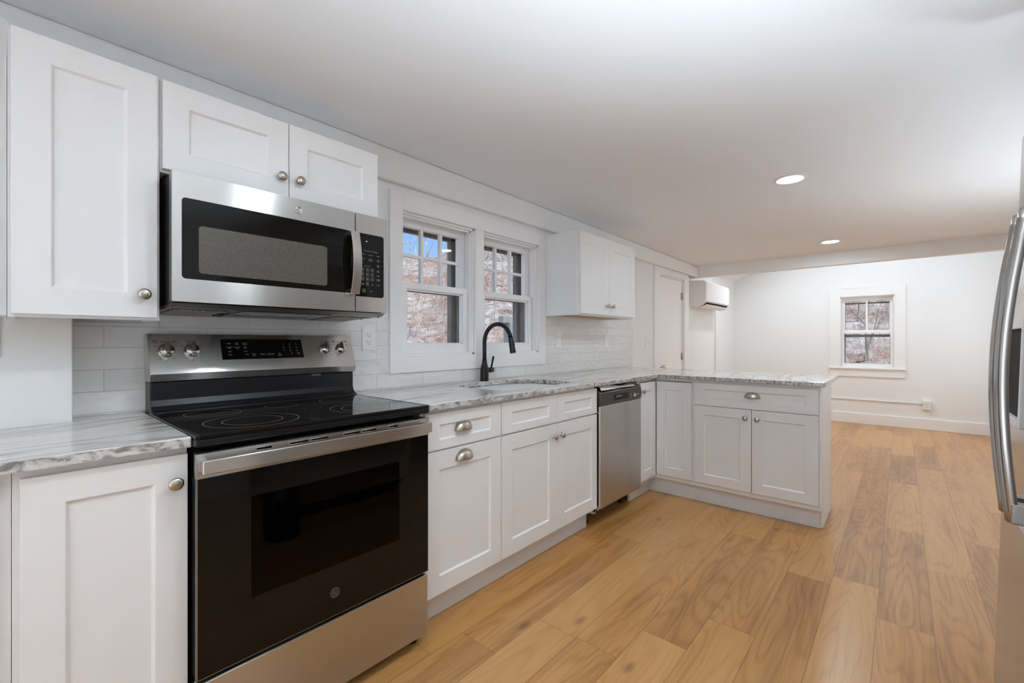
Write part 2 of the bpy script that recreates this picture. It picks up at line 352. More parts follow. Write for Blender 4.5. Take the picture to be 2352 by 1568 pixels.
# ---------------------------------------------------------------- windows
def kitchen_window(name, x0, x1, z0, z1, lites=3):
    r = thing(name, 'x', 'window', ((x0+x1)/2, -.1, z0)); del r['category']; del r['label']; r['kind'] = 'structure'
    # jamb liner
    m = MB(); t = .012
    m.box(x0,x0+t,-.20,.0,z0,z1).box(x1-t,x1,-.20,.0,z0,z1).box(x0,x1,-.20,.0,z1-t,z1).box(x0,x1,-.20,.0,z0,z0+t)
    m.box(x0+t,x0+t+.012,-.030,-.018,z0,z1).box(x1-t-.012,x1-t,-.030,-.018,z0,z1).box(x0,x1,-.030,-.018,z1-t-.012,z1-t)
    m.build('window_frame', M_trim, r, bevel=.001)
    zm = (z0+z1)/2-.005
    # lower sash, nearer the room
    a0, a1, b0, b1, s = x0+.016, x1-.016, z0+.012, zm+.022, .046
    m = MB(); y0, y1 = -.068, -.034
    m.box(a0,a0+s,y0,y1,b0,b1).box(a1-s,a1,y0,y1,b0,b1).box(a0+s,a1-s,y0,y1,b1-.036,b1).box(a0+s,a1-s,y0,y1,b0,b0+.052)
    for q in (.010,):
        m.box(a0+s,a0+s+q,y0+.008,y1-.010,b0+.05,b1-.036).box(a1-s-q,a1-s,y0+.008,y1-.010,b0+.05,b1-.036).box(a0+s,a1-s,y0+.008,y1-.010,b1-.036-q,b1-.036).box(a0+s,a1-s,y0+.008,y1-.010,b0+.05,b0+.05+q)
    lo = m.build('lower_sash', M_trim, r, bevel=.0015)
    box(a0+s-.004,a1-s+.004,-.055,-.051,b0+.048,b1-.03).build('glass_pane', M_glass, lo)
    # upper sash with muntins
    c0, c1 = zm-.016, z1-.012; y0, y1 = -.108, -.074
    m = MB(); m.box(a0,a0+s-.004,y0,y1,c0,c1).box(a1-s+.004,a1,y0,y1,c0,c1).box(a0+s-.004,a1-s+.004,y0,y1,c1-.045,c1).box(a0+s-.004,a1-s+.004,y0,y1,c0,c0+.036)
    up = m.build('upper_sash', M_trim, r, bevel=.0015)
    g0, g1, h0, h1 = a0+s-.004, a1-s+.004, c0+.036, c1-.045
    m = MB()
    for k in range(1,lites): xx_ = g0+(g1-g0)*k/lites; m.box(xx_-.009,xx_+.009,y0+.004,y1-.004,h0,h1)
    if lites == 3: m.box(g0,g1,y0+.005,y1-.005,(h0+h1)/2-.009,(h0+h1)/2+.009)
    m.build('muntin', M_trim, up, bevel=.002)
    box(g0-.003,g1+.003,-.093,-.089,h0-.003,h1+.003).build('glass_pane', M_glass, up)
    # weathered storm window outside
    m = MB(); a0, a1 = x0-.01, x1+.01; sp_ = .062
    m.box(a0,a0+sp_,-.200,-.160,z0-.02,z1).box(a1-sp_,a1,-.200,-.160,z0-.02,z1).box(a0,a1,-.200,-.160,z1-.06,z1).box(a0+sp_,a1-sp_,-.200,-.165,zm-.012,zm+.028)
    m.box(a1-.028,a1-.012,-.16,-.115,z0,z1).box(a0+.012,a0+.028,-.16,-.115,z0,z1)
    m.build('storm_frame', M_oldwood, r, bevel=.002)
    return r
kitchen_window('window_1', *KW[0]); kitchen_window('window_2', *KW[1])
# casing boards round the pair
cx0, cx1, cz0, cz1 = 1.332, 2.690, 1.001, 1.972
m = MB(); m.box(cx0,KW[0][0],0,.02,cz0,cz1).box(KW[1][1],cx1,0,.02,cz0,cz1).box(KW[0][1],KW[1][0],0,.02,KW[0][2],KW[0][3])
m.box(KW[0][0],KW[1][1],0,.0205,KW[0][3],cz1).box(KW[0][0],KW[1][1],0,.0205,cz0,KW[0][2])
struct(m.build('trim_1', M_trim, bevel=.0015, fix=False))
# far window
r = bpy.data.objects.new('window_3', None); C.objects.link(r); r.location = W(8.1,1.66,.8); r['_o'] = list(W(8.1,1.66,.8)); r['kind'] = 'structure'
y0, y1, z0, z1 = FW; t = .012
m = MB(); m.box(8.05,8.25,y0,y0+t,z0,z1).box(8.05,8.25,y1-t,y1,z0,z1).box(8.05,8.25,y0,y1,z1-t,z1).box(8.05,8.25,y0,y1,z0,z0+t)
m.build('window_frame', M_trim, r, bevel=.001)
m = MB(); a0,a1 = y0+.014,y1-.014
m.box(8.085,8.118,a0,a0+.030,z0+.012,1.315).box(8.085,8.118,a1-.030,a1,z0+.012,1.315).box(8.085,8.118,a0+.03,a1-.03,1.285,1.315).box(8.085,8.118,a0+.03,a1-.03,z0+.012,.856)
lo = m.build('lower_sash', M_trim, r, bevel=.002)
box(8.100,8.104,a0+.027,a1-.027,.85,1.29).build('glass_pane', M_glass, lo)
m = MB()
m.box(8.122,8.155,a0,a0+.036,1.290,z1-.012).box(8.122,8.155,a1-.036,a1,1.290,z1-.012).box(8.122,8.155,a0+.03,a1-.03,1.755,z1-.012).box(8.122,8.155,a0+.03,a1-.03,1.290,1.335)
up = m.build('upper_sash', M_trim, r, bevel=.002)
box(8.128,8.150,1.652,1.675,1.335,1.755).build('muntin', M_trim, up, bevel=.002)
box(8.137,8.141,a0+.033,a1-.033,1.332,1.758).build('glass_pane', M_glass, up)
m = MB(); m.box(8.20,8.24,y0,y0+.05,z0,z1).box(8.20,8.24,y1-.05,y1,z0,z1).box(8.20,8.24,y0,y1,1.715,1.735).box(8.20,8.24,y0,y1,1.235,1.27).box(8.20,8.24,y0,y1,z0,z0+.04)
m.build('storm_frame', M_oldwood, r, bevel=.002)
m = MB(); m.box(8.030,8.05,1.243,y0,.80,1.937).box(8.030,8.05,y1,2.083,.80,1.937).box(8.030,8.05,y0,y1,z1,1.937)
struct(m.build('trim_2', M_trim, bevel=.0015, fix=False))
struct(box(8.008,8.09,1.236,2.090,.778,.80).build('trim_3', M_trim, bevel=.004))
pts = [(1.250,.777),(2.076,.777),(2.076,.700)]+[(2.046+.030*math.cos(a),.700-.030*math.sin(a)) for a in [PI*k/12 for k in range(1,7)]]+[(1.280-.030*math.sin(a),.700-.030*math.cos(a)) for a in [PI*k/12 for k in range(0,6)]]+[(1.250,.700)]
struct(MB().prism([(p[0],p[1]) for p in pts], 8.032, 8.05, 'x').build('trim_4', M_trim, bevel=.0015))
# windows added in the unseen wall behind the camera, to let fill daylight in
for i,(a,b,c,d) in enumerate(SW):
    m = MB(); s = .05
    m.box(a,a+s,YS,YS+.12,c,d).box(b-s,b,YS,YS+.12,c,d).box(a,b,YS,YS+.12,c,c+s).box(a,b,YS,YS+.12,d-s,d).box((a+b)/2-.02,(a+b)/2+.02,YS+.03,YS+.10,c,d)
    wo_ = struct(m.build('window_%d'%(4+i), M_trim, fix=False)); wo_['_o'] = [0,0,0]
    box(a+s-.003,b-s+.003,YS+.06,YS+.064,c+s-.003,d-s+.003).build('glass_pane', M_glass, wo_)
    m = MB().box(a-.08,a,YS-.02,YS,c-.08,d+.08).box(b,b+.08,YS-.02,YS,c-.08,d+.08).box(a,b,YS-.02,YS,d,d+.08).box(a,b,YS-.02,YS,c-.08,c)
    struct(m.build('trim_%d'%(5+i), M_trim, fix=False))

m = MB(); a,b,c,d = WW; s = .05  # added window in the unseen left wall, daylight for the peninsula front
m.box(X0-.12,X0,a,a+s,c,d).box(X0-.12,X0,b-s,b,c,d).box(X0-.12,X0,a,b,c,c+s).box(X0-.12,X0,a,b,d-s,d).box(X0-.1,X0-.03,(a+b)/2-.02,(a+b)/2+.02,c,d)
wo_ = struct(m.build('window_7', M_trim, fix=False)); wo_['_o'] = [0,0,0]
box(X0-.064,X0-.06,a+s-.003,b-s+.003,c+s-.003,d-s+.003).build('glass_pane', M_glass, wo_)
# unseen roof added to keep direct sun out of the south windows
struct(MB().prism([(YS+.15,2.42),(YS+1.25,2.30),(YS+1.25,2.38),(YS+.15,2.50)],X0-.3,X1+.4,'x').build('roof_sunshade', M_trim))

# ---------------------------------------------------------------- door in the kitchen wall
r = bpy.data.objects.new('door_1', None); C.objects.link(r); r.location = W(5.17,-.05,0); r['_o'] = list(W(5.17,-.05,0)); r['kind'] = 'structure'
m = MB(); m.box(DR[0],DR[0]+.015,-.2,.0,0,DR[3]).box(DR[1]-.015,DR[1],-.2,0,0,DR[3]).box(DR[0],DR[1],-.2,0,DR[3]-.015,DR[3])
m.build('door_frame', M_trim, r, bevel=.001)
dl = box(DR[0]+.018,DR[1]-.018,-.045,-.010,.008,DR[3]-.018).build('door_leaf', M_trim, r, bevel=.002)
for z in (1.728,.988,.2):
    m = MB(); m.box(DR[1]-.05,DR[1]-.018,-.010,-.007,z-.04,z+.04); m.tube([(DR[1]-.016,-.004,z-.045),(DR[1]-.016,-.004,z+.045)],.006,8)
    m.build('hinge', M_brass, dl)
MB().lathe([(.028,0),(.028,.004),(.012,.006),(.011,.03),(.022,.038),(.027,.05),(.022,.062),(.0,.066)],(DR[0]+.075,-.010,.885),(0,1,0)).build('door_knob', M_chrome, dl)
m = MB().box(4.660,DR[0],0,.02,0,1.990).box(DR[1],5.700,0,.02,0,1.990).box(DR[0],DR[1],0,.02,DR[3],1.990)
struct(m.build('trim_8', M_trim, bevel=.0015, fix=False))

# ---------------------------------------------------------------- backsplash tiles
m = MB().box(.139,.325,.0,.008,.9216,1.2345).box(.325,1.078,0,.008,.9216,1.300).box(1.078,cx0,0,.008,.9216,1.296)
m.box(cx0,cx1,0,.008,.9216,cz0-.001).box(cx1,4.148,0,.008,.9216,1.371).box(cx1,4.148,0,.008,1.371,1.3715)
tag(m.build('tile_backsplash', M_tile, fix=False), 'glossy white subway tile backsplash between worktop and wall cabinets', 'backsplash')

# ---------------------------------------------------------------- cabinetry
def to3(o, p):
    """o='f': face looking out into the room (u=x, v=z, w=Y);  o='w': face of the peninsula (u=Y, v=z, w=-x)"""
    u,v,w_ = p
    return (u,w_,v) if o == 'f' else (-w_,u,v)
def panel_mesh(o, u0,u1,v0,v1,w_, ru0,ru1,rv0,rv1, th=.02, dp=.008, ch=.006):
    m = MB()
    def R(a0,a1,b0,b1,w2): return [to3(o,(a0,b0,w2)),to3(o,(a1,b0,w2)),to3(o,(a1,b1,w2)),to3(o,(a0,b1,w2))]
    A = R(u0,u1,v0,v1,w_); B = R(ru0,ru1,rv0,rv1,w_); D = R(ru0+ch,ru1-ch,rv0+ch,rv1-ch,w_-dp); E = R(u0,u1,v0,v1,w_-th)
    v = A+B+D+E; f = []
    for i in range(4):
        j = (i+1)%4
        f += [(i,j,4+j,4+i),(4+i,4+j,8+j,8+i),(12+i,12+j,j,i)]
    f += [(8,9,10,11),(15,14,13,12)]
    return m.add(v,f)
def knob(par, o, u, v, w_):
    ax = to3(o,(0,0,1)); 
    MB().lathe([(.0095,-.001),(.0095,.0015),(.0055,.004),(.005,.013),(.009,.0165),(.0155,.0195),(.0168,.0225),(.0155,.0255),(.010,.0285),(.0,.0295)], to3(o,(u,v,w_)), ax, 28).build('knob', M_nickel, par)
def cup(par, o, u, v, w_, a=.046, h=.038, d=.026):
    m = MB(); n1_, n2_ = 20, 10; vs = []; fs = []
    for i in range(n2_+1):
        ph = PI/2*i/n2_                     # 0: at the bottom lip, 90: up against the door
        for k in range(n1_+1):
            th = PI*k/n1_
            # quarter ellipsoid, lip at z=0
            vs.append(to3(o,(u+a*math.cos(th), v+h*math.sin(th)*math.sin(ph), w_+.002+d*math.sin(th)*math.cos(ph))))
    for i in range(n2_):
        for k in range(n1_): q = i*(n1_+1)+k; fs.append((q,q+1,q+n1_+2,q+n1_+1))
    m.add(vs,fs,0,True)
    hd = m.build('cup_pull', M_nickel, par, solid=.0016)
    m = MB(); pts = [(u+(a+.004)*math.cos(PI*k/20), v+(h+.004)*math.sin(PI*k/20)) for k in range(21)]
    v3 = [to3(o,(p[0],p[1],w_-.0005)) for p in pts]+[to3(o,(p[0],p[1],w_+.002)) for p in pts]; nn_ = 21
    m.add(v3,[tuple(range(nn_)),tuple(range(2*nn_-1,nn_-1,-1))]+[(k,(k+1)%nn_,nn_+(k+1)%nn_,nn_+k) for k in range(nn_)])
    m.build('back_flange', M_nickel, hd)
def front(par, name, o, u0,u1,v0,v1,w_, rec):
    return panel_mesh(o,u0,u1,v0,v1,w_,*rec).build(name, M_cab, par, bevel=.0012)
FY = .618
def base(name, label, x0, x1, Yb=.01, zt=.893, tk=True, rail=False):
    r = thing(name, label, 'cabinet', ((x0+x1)/2,.3,0))
    m = MB().box(x0,x1,Yb,.540,.120,zt-.0005); m.build('carcass', M_cab, r, bevel=.001)
    m = MB().box(x0,x0+.03,.540,.598,.120,zt-.0005).box(x1-.03,x1,.540,.598,.120,zt-.0005).box(x0+.03,x1-.03,.540,.598,zt-.04,zt-.0005).box(x0+.03,x1-.03,.540,.598,.12,.15)
    if rail: m.box(x0+.03,x1-.03,.540,.598,.700,.750)
    m.build('face_frame', M_cab, r, fix=False)
    if tk: box(x0,x1,.525,.540,.001,.120).build('toe_kick', M_cabin, r)
    return r
rw = .072
# left of the range
b = base('base_cabinet', 'white base cabinet with one knobbed door left of the range', .0095, .3205)
d = front(b,'door','f',.021,.3185,.14,.874,FY,(.090,.250,.212,.808)); knob(d,'f',.289,.804,FY)
b = base('base_cabinet', 'white base cabinet at the far left edge, only its right stile showing', -.60, .0085)
d = front(b,'door','f',-.585,-.020,.14,.874,FY,(-.513,-.092,.212,.808)); knob(d,'f',-.05,.804,FY)
# right of the range
b = base('base_cabinet', 'white base cabinet with drawer and tall pull-out door right of the range', 1.085, 1.5455, rail=True)
d = front(b,'drawer','f',1.098,1.540,.7285,.878,FY,(1.170,1.472,.766,.829)); cup(d,'f',1.304,.792,FY-.004)
d = front(b,'door','f',1.098,1.540,.138,.7195,FY,(1.170,1.472,.210,.645)); cup(d,'f',1.306,.667,FY)
b = base('sink_cabinet', 'white double door cabinet with two false drawer fronts under the sink', 1.546, 2.4205, rail=True)
front(b,'drawer_front','f',1.549,1.9925,.7285,.880,FY,(1.622,1.924,.766,.829)); front(b,'drawer_front','f',1.9945,2.418,.7285,.880,FY,(2.067,2.358,.766,.829))
d = front(b,'door','f',1.549,1.9925,.138,.7195,FY,(1.622,1.924,.210,.645)); knob(d,'f',1.957,.655,FY)
d = front(b,'door','f',1.9945,2.418,.138,.7195,FY,(2.067,2.358,.210,.645)); knob(d,'f',2.028,.655,FY)
# corner
PX = 3.300
b = thing('corner_cabinet', 'white corner cabinet with folding narrow doors where counter meets peninsula', 'cabinet', (3.3,.3,0))
m = MB().box(3.010,3.90,.01,.540,.12,.8925).box(3.355,3.80,.540,.895,.12,.8925); m.build('carcass', M_cab, b, fix=False)
m = MB().box(3.010,3.036,.540,.598,.12,.8925).box(3.036,3.32,.540,.598,.872,.8925).box(3.320,3.355,.60,.895,.872,.8925).box(3.320,3.355,.886,.895,.12,.872).box(3.036,3.32,.540,.598,.12,.145).box(3.320,3.355,.6,.886,.12,.15)
m.build('face_frame', M_cab, b, fix=False)
d = front(b,'door','f',3.031,3.294,.150,.868,FY,(3.103,3.222,.215,.804)); knob(d,'f',3.050,.806,FY)
front(b,'door','w',.622,.886,.154,.866,-PX,(.690,.822,.216,.806))
m = MB().box(3.010,3.375,.525,.540,.001,.12).box(3.360,3.375,.540,.895,.001,.12); m.build('toe_kick', M_cabin, b)
# peninsula
b = thing('peninsula_cabinet', 'white peninsula cabinet with one wide drawer above two doors', 'cabinet', (3.55,1.28,0))
MB().box(3.355,3.80,.896,1.655,.12,.8925).build('carcass', M_cab, b, bevel=.001)
m = MB().box(3.320,3.355,.896,.926,.12,.8925).box(3.320,3.355,1.625,1.655,.12,.8925).box(3.320,3.355,.926,1.625,.862,.8925).box(3.320,3.355,.926,1.625,.12,.15).box(3.320,3.355,.926,1.625,.695,.735)
m.build('face_frame', M_cab, b, fix=False)
d = front(b,'drawer','w',.906,1.6535,.715,.872,-PX,(.974,1.586,.762,.829)); cup(d,'w',1.284,.792,-PX-.004)
d = front(b,'door','w',.906,1.2785,.154,.709,-PX,(.972,1.209,.217,.647)); knob(d,'w',1.244,.652,-PX)
d = front(b,'door','w',1.2825,1.6535,.154,.709,-PX,(1.346,1.583,.217,.647)); knob(d,'w',1.316,.652,-PX)
box(3.360,3.375,.896,1.655,.001,.12).build('toe_kick', M_cabin, b)
m = MB().box(3.315,3.806,1.656,1.668,.12,.8925).box(3.372,3.806,1.656,1.668,.001,.12); m.build('end_panel', M_cab, b, fix=False)
box(3.801,3.812,.02,1.668,.001,.8925).build('back_panel', M_cab, b)

# wall cabinets
UY = .315
def upper(label, x0, x1, z0, z1):
    r = thing('wall_cabinet', label, 'cabinet', ((x0+x1)/2,.15,z0))
    Yb = .101 if x1 < .4 and x0 < .13 else .009
    zb = z0+.012
    m = MB().box(x0,x0+.015,Yb,.275,z0,z1).box(x1-.015,x1,Yb,.275,z0,z1).box(x0+.0151,x1-.0151,Yb,.275,z1-.015,z1).box(x0+.0151,x1-.0151,Yb,Yb+.008,zb+.015,z1-.0151)
    m.build('carcass', M_cab, r, fix=False)
    MB().box(x0+.0152,x1-.0152,Yb+.0005,.2748,zb,zb+.014).build('bottom_panel', M_wood, r)
    m = MB().box(x0,x0+.03,.275,.295,z0,z1).box(x1-.03,x1,.275,.295,z0,z1).box(x0+.03,x1-.03,.275,.295,z1-.04,z1).box(x0+.03,x1-.03,.275,.295,z0,z0+.03)
    m.build('face_frame', M_cab, r, fix=False)
    return r
b = upper('tall white wall cabinet left of the microwave, single door with knob', .0035,.3175,1.235,1.990)
d = front(b,'door','f',.0095,.3095,1.243,1.986,UY,(.082,.238,1.316,1.917)); knob(d,'f',.275,1.312,UY)
b = upper('white wall cabinet cut off by the left picture edge, just a stile showing', -.44,.0025,1.238,2.001)
d = front(b,'door','f',-.43,-.016,1.246,1.996,UY,(-.36,-.09,1.316,1.92)); knob(d,'f',-.05,1.312,UY)
b = upper('short white two-door wall cabinet directly above the microwave', .3185,1.0775,1.700,1.988)
d = front(b,'door','f',.3225,.6985,1.708,1.984,UY,(.390,.628,1.768,1.915)); knob(d,'f',.670,1.776,UY)
d = front(b,'door','f',.7015,1.0740,1.708,1.984,UY,(.770,1.003,1.768,1.912)); knob(d,'f',.736,1.776,UY)
b = upper('white two-door wall cabinet hanging between the window and the far door', 2.693,3.572,1.362,1.968)
d = front(b,'door','f',2.712,3.1245,1.374,1.966,UY,(2.770,3.062,1.440,1.884)); knob(d,'f',3.080,1.444,UY)
d = front(b,'door','f',3.1275,3.565,1.374,1.966,UY,(3.196,3.500,1.440,1.884)); knob(d,'f',3.163,1.444,UY)

# ---------------------------------------------------------------- worktops
def counter(name, outline, hole, z0, z1, mat_, label):
    bm = bmesh.new()
    loops = [outline]+([hole] if hole else [])
    edges = []
    for lp in loops:
        vs = [bm.verts.new(W(p[0],p[1],z1)) for p in lp]
        edges += [bm.edges.new((vs[i],vs[(i+1)%len(vs)])) for i in range(len(vs))]
    bmesh.ops.triangle_fill(bm, use_beauty=True, use_dissolve=False, edges=edges)
    ret = bmesh.ops.extrude_face_region(bm, geom=bm.faces[:])
    for v_ in ret['geom']:
        if isinstance(v_, bmesh.types.BMVert): v_.co.z = z0
    bmesh.ops.recalc_face_normals(bm, faces=bm.faces)
    me = bpy.data.meshes.new(name); bm.to_mesh(me); bm.free(); me.materials.append(mat_)
    o = bpy.data.objects.new(name, me); C.objects.link(o); o['_o'] = [0,0,0]
    md = o.modifiers.new('bevel','BEVEL'); md.width = .004; md.segments = 3; md.limit_method = 'ANGLE'; md.angle_limit = math.radians(50)
    return tag(o, label, 'worktop')
ZT_, ZB_ = .921, .8935
def rr(x0,x1,y0,y1,r,n=8):
    p = []
    for cx,cy,a in ((x1-r,y0+r,-90),(x1-r,y1-r,0),(x0+r,y1-r,90),(x0+r,y0+r,180)):
        p += [(cx+r*math.cos(math.radians(a+90*k/n)), cy+r*math.sin(math.radians(a+90*k/n))) for k in range(n+1)]
    return p
# sink opening: D shape with a bowed back
hole = []
hole += [(2.328-.09+.09*math.cos(math.radians(a)), .44+.09*math.sin(math.radians(a))) for a in range(0,91,15)]
hole += [(1.648+.09+.09*math.cos(math.radians(a)), .44+.09*math.sin(math.radians(a))) for a in range(90,181,15)]
hole += [(1.648,.30)]
hole += [(1.99+.342*math.cos(math.radians(a)), .235+.150*math.sin(math.radians(a))) for a in range(190,351,10)]
hole += [(2.328,.30)]
counter('granite_worktop', [(-.62,.102),(.1385,.102),(.1385,.009),(.3215,.009),(.3215,.643),(-.62,.643)], None, ZB_, ZT_, M_gran, 'short veined grey and white granite worktop left of the range')
counter('granite_worktop', [(1.0825,.0095),(4.05,.0095),(4.055,1.690),(3.270,1.690),(3.270,.643),(1.0825,.643)], hole, ZB_, ZT_, M_gran, 'L-shaped veined granite worktop with the sink cut-out and peninsula')

# ---------------------------------------------------------------- sink and tap
s = thing('kitchen_sink', 'stainless steel undermount bowl sink set below the granite cut-out', 'sink', (1.99,.3,.70))
def inset(p, k): 
    cx, cy = 1.99, .32
    return [(cx+(q[0]-cx)*k, cy+(q[1]-cy)*k) for q in p]
m = MB(); L = [(inset(hole,1.035),ZB_-.001),(inset(hole,.985),ZB_-.001),(inset(hole,.97),.86),(inset(hole,.94),.72),(inset(hole,.84),.700),(inset(hole,.2),.695)]
nh = len(hole); vs = [(q[0],q[1],z) for p,z in L for q in p]
m.add(vs,[(i*nh+k,i*nh+(k+1)%nh,(i+1)*nh+(k+1)%nh,(i+1)*nh+k) for i in range(len(L)-1) for k in range(nh)],0,True)
m.add([(q[0],q[1],.695) for q in L[-1][0]],[tuple(range(nh))])
m.build('bowl', M_sink, s, solid=.0012, fix=False)
MB().lathe([(.0,.004),(.03,.004),(.045,.006),(.048,.002)],(1.99,.32,.694),(0,0,1)).build('drain', M_chrome, s)
f = thing('kitchen_faucet', 'matte black gooseneck pull-down faucet with side lever behind the sink', 'faucet', (1.995,.060,ZT_))
fx0, fy0 = 1.998, .055
MB().lathe([(.0,-.0),(.0265,.0),(.0275,.006),(.0265,.012),(.0268,.055),(.0245,.080),(.0185,.105),(.0150,.120),(.0148,.135),(0,.136)],(fx0,fy0,ZT_),(0,0,1),32).build('faucet_body', M_blackmetal, f)
R_ = .112; cz = 1.165; pts = [(fx0,fy0,ZT_+.13),(fx0,fy0,1.10)]
pts += [(fx0,fy0+R_-R_*math.cos(math.radians(a)),cz+R_*math.sin(math.radians(a))) for a in range(0,166,11)]
MB().tube(pts,.0128,20).build('spout', M_blackmetal, f)
a = math.radians(165); e0 = Vector((fx0,fy0+R_-R_*math.cos(a),cz+R_*math.sin(a))); dd = Vector((0,.20,-.98)).normalized()
e1 = e0+dd*.095
hd = MB().tube([e0-dd*.004,e0+dd*.004,e0+dd*.03,e1-dd*.01,e1],[.0135,.0150,.0158,.0185,.0180],24).build('spray_head', M_blackmetal, f)
bq = e0+dd*.04+Vector((0,.0165,.003)); MB().tube([bq-dd*.014,bq,bq+dd*.014],[.005,.0065,.005],10).build('spray_button', M_blackplastic, hd)
MB().tube([(fx0+.015,fy0,.988),(fx0+.074,fy0,.988)],.0165,22).build('handle_hub', M_blackmetal, f)
MB().tube([(fx0+.060,fy0,.998),(fx0+.078,fy0+.004,1.075)],[.0058,.0068],14).build('lever', M_blackmetal, f)

# ---------------------------------------------------------------- lettering helper
def text_mesh(items, name, material, par, o, w_, tilt=None):
    """items: (string, u, v, size); glyph outlines laid flat on a face"""
    bm = bmesh.new()
    for s_,u,v,sz in items:
        cu = bpy.data.curves.new('t','FONT'); cu.body = s_; cu.size = sz; cu.align_x = 'CENTER'; cu.align_y = 'CENTER'; cu.resolution_u = 2; cu.extrude = .00015
        ob = bpy.data.objects.new('t', cu); me = bpy.data.meshes.new_from_object(ob)
        me.transform(Matrix.Translation((u,v,0))); bm.from_mesh(me)
        bpy.data.objects.remove(ob); bpy.data.curves.remove(cu); bpy.data.meshes.remove(me)
    org = Vector(par['_o'])
    for v_ in bm.verts:
        u,v,h = v_.co
        p = tilt(u,v,h+.0003) if tilt else to3(o,(u,v,w_+.0003+h))
        v_.co = Vector(W(*p))-org
    me = bpy.data.meshes.new(name); bm.to_mesh(me); bm.free(); me.materials.append(material)
    ob = bpy.data.objects.new(name, me); C.objects.link(ob); ob.parent = par; ob['_o'] = par['_o']; return ob
def badge(par, x, Y, z, r, m_disc, m_ring):
    """round badge: disc, rim and the curled two-letter monogram"""
    bd = MB().lathe([(0,.0022),(r*.86,.0022),(r*.9,.003),(r,.0025),(r,0)],(x,Y,z),(0,1,0),36).build('badge', m_disc, par)
    m = MB(); q = Y+.0032; k = r
    def arc(cx,cz,ra,a0,a1,n=14): return [(x+k*(cx+ra*math.cos(math.radians(a0+(a1-a0)*i/n))), q, z+k*(cz+ra*math.sin(math.radians(a0+(a1-a0)*i/n)))) for i in range(n+1)]
    m.tube(arc(0,0,.84,0,360,40),k*.045,6)
    m.tube(arc(-.26,.10,.26,60,290)+arc(-.20,-.18,.22,90,-100),k*.05,6)
    m.tube(arc(-.24,.10,.10,0,300),k*.04,6)
    m.tube(arc(.26,.24,.19,30,270)+arc(.26,-.12,.23,90,330),k*.05,6)
    m.tube([(x-k*.02,q,z-k*.35),(x+k*.08,q,z+k*.36)],k*.04,6)
    for a_ in (0,90,180,270): m.tube(arc(.66*math.cos(math.radians(a_+45)),.66*math.sin(math.radians(a_+45)),.13,a_-40,a_+130),k*.035,6)
    m.build('monogram', m_ring, bd)
    return bd

# ---------------------------------------------------------------- range
R = thing('electric_range', 'freestanding stainless electric range with black glass cooktop and oven door', 'range', (.70,.35,0))
RX0, RX1 = .3255, 1.0785
# hollow body shell, open to the front
m = MB().box(RX0,RX0+.02,.02,.600,.06,.893).box(RX1-.02,RX1,.02,.600,.06,.893).box(RX0,RX1,.015,.03,.06,.893).box(RX0+.02,RX1-.02,.03,.600,.06,.30).box(RX0+.02,RX1-.02,.03,.600,.800,.893)
m.box(RX0+.02,RX0+.10,.1,.600,.30,.80).box(RX1-.10,RX1-.02,.1,.600,.30,.80)
m.build('range_body', M_black, R, fix=False)
# oven cavity
cav = MB().box(RX0+.10,RX0+.104,.12,.60,.34,.79).box(RX1-.104,RX1-.10,.12,.60,.34,.79).box(RX0+.10,RX1-.10,.12,.124,.34,.79).box(RX0+.10,RX1-.10,.12,.60,.336,.34).box(RX0+.10,RX1-.10,.12,.60,.79,.794).build('oven_cavity', mat('oven enamel',(.06,.048,.035),.7), R, fix=False)
for z in (.52,.66):
    m = MB()
    for k in range(15): Yk = .15+.43*k/14; m.tube([(RX0+.106,Yk,z),(RX1-.106,Yk,z)],.002,6)
    for k in range(7): xk = RX0+.12+(RX1-RX0-.24)*k/6; m.tube([(xk,.15,z-.003),(xk,.58,z-.003)],.0025,6)
    m.build('oven_rack', M_chrome, cav)
# oven door
D = MB(); dz0, dz1, dY0, dY1 = .288, .812, .622, .660
wx0, wx1, wz0, wz1 = .455, .945, .450, .735
for a0,a1,c0,c1 in ((RX0+.002,wx0,dz0,dz1),(wx1,RX1-.002,dz0,dz1),(wx0,wx1,dz0,wz0),(wx0,wx1,wz1,dz1)): D.box(a0,a1,dY0,dY1,c0,c1)
D = D.build('oven_door', M_black, R, fix=False)
MB().box(wx0,wx1,.635,.638,wz0,wz1).build('door_window', glass('smoked inner glass',(.5,.45,.40), 1.05), D)
# one sheet of smoked glass over the door front
MB().box(RX0+.004,wx0,.6602,.6650,dz0+.002,dz1).box(wx1,RX1-.004,.6602,.6650,dz0+.002,dz1).box(wx0,wx1,.6602,.6650,dz0+.002,wz0).box(wx0,wx1,.6602,.6650,wz1,dz1).build('door_glass', M_blackgl, D, fix=False)
box(wx0,wx1,.6602,.6650,wz0,wz1).build('door_glass', M_oven, D)
MB().box(RX0+.0005,RX0+.0035,.655,.6655,dz0,dz1).box(RX0+.0005,RX1-.002,.655,.6656,dz0-.0005,dz0+.0015).build('edge_trim', M_steeldark, D, fix=False)
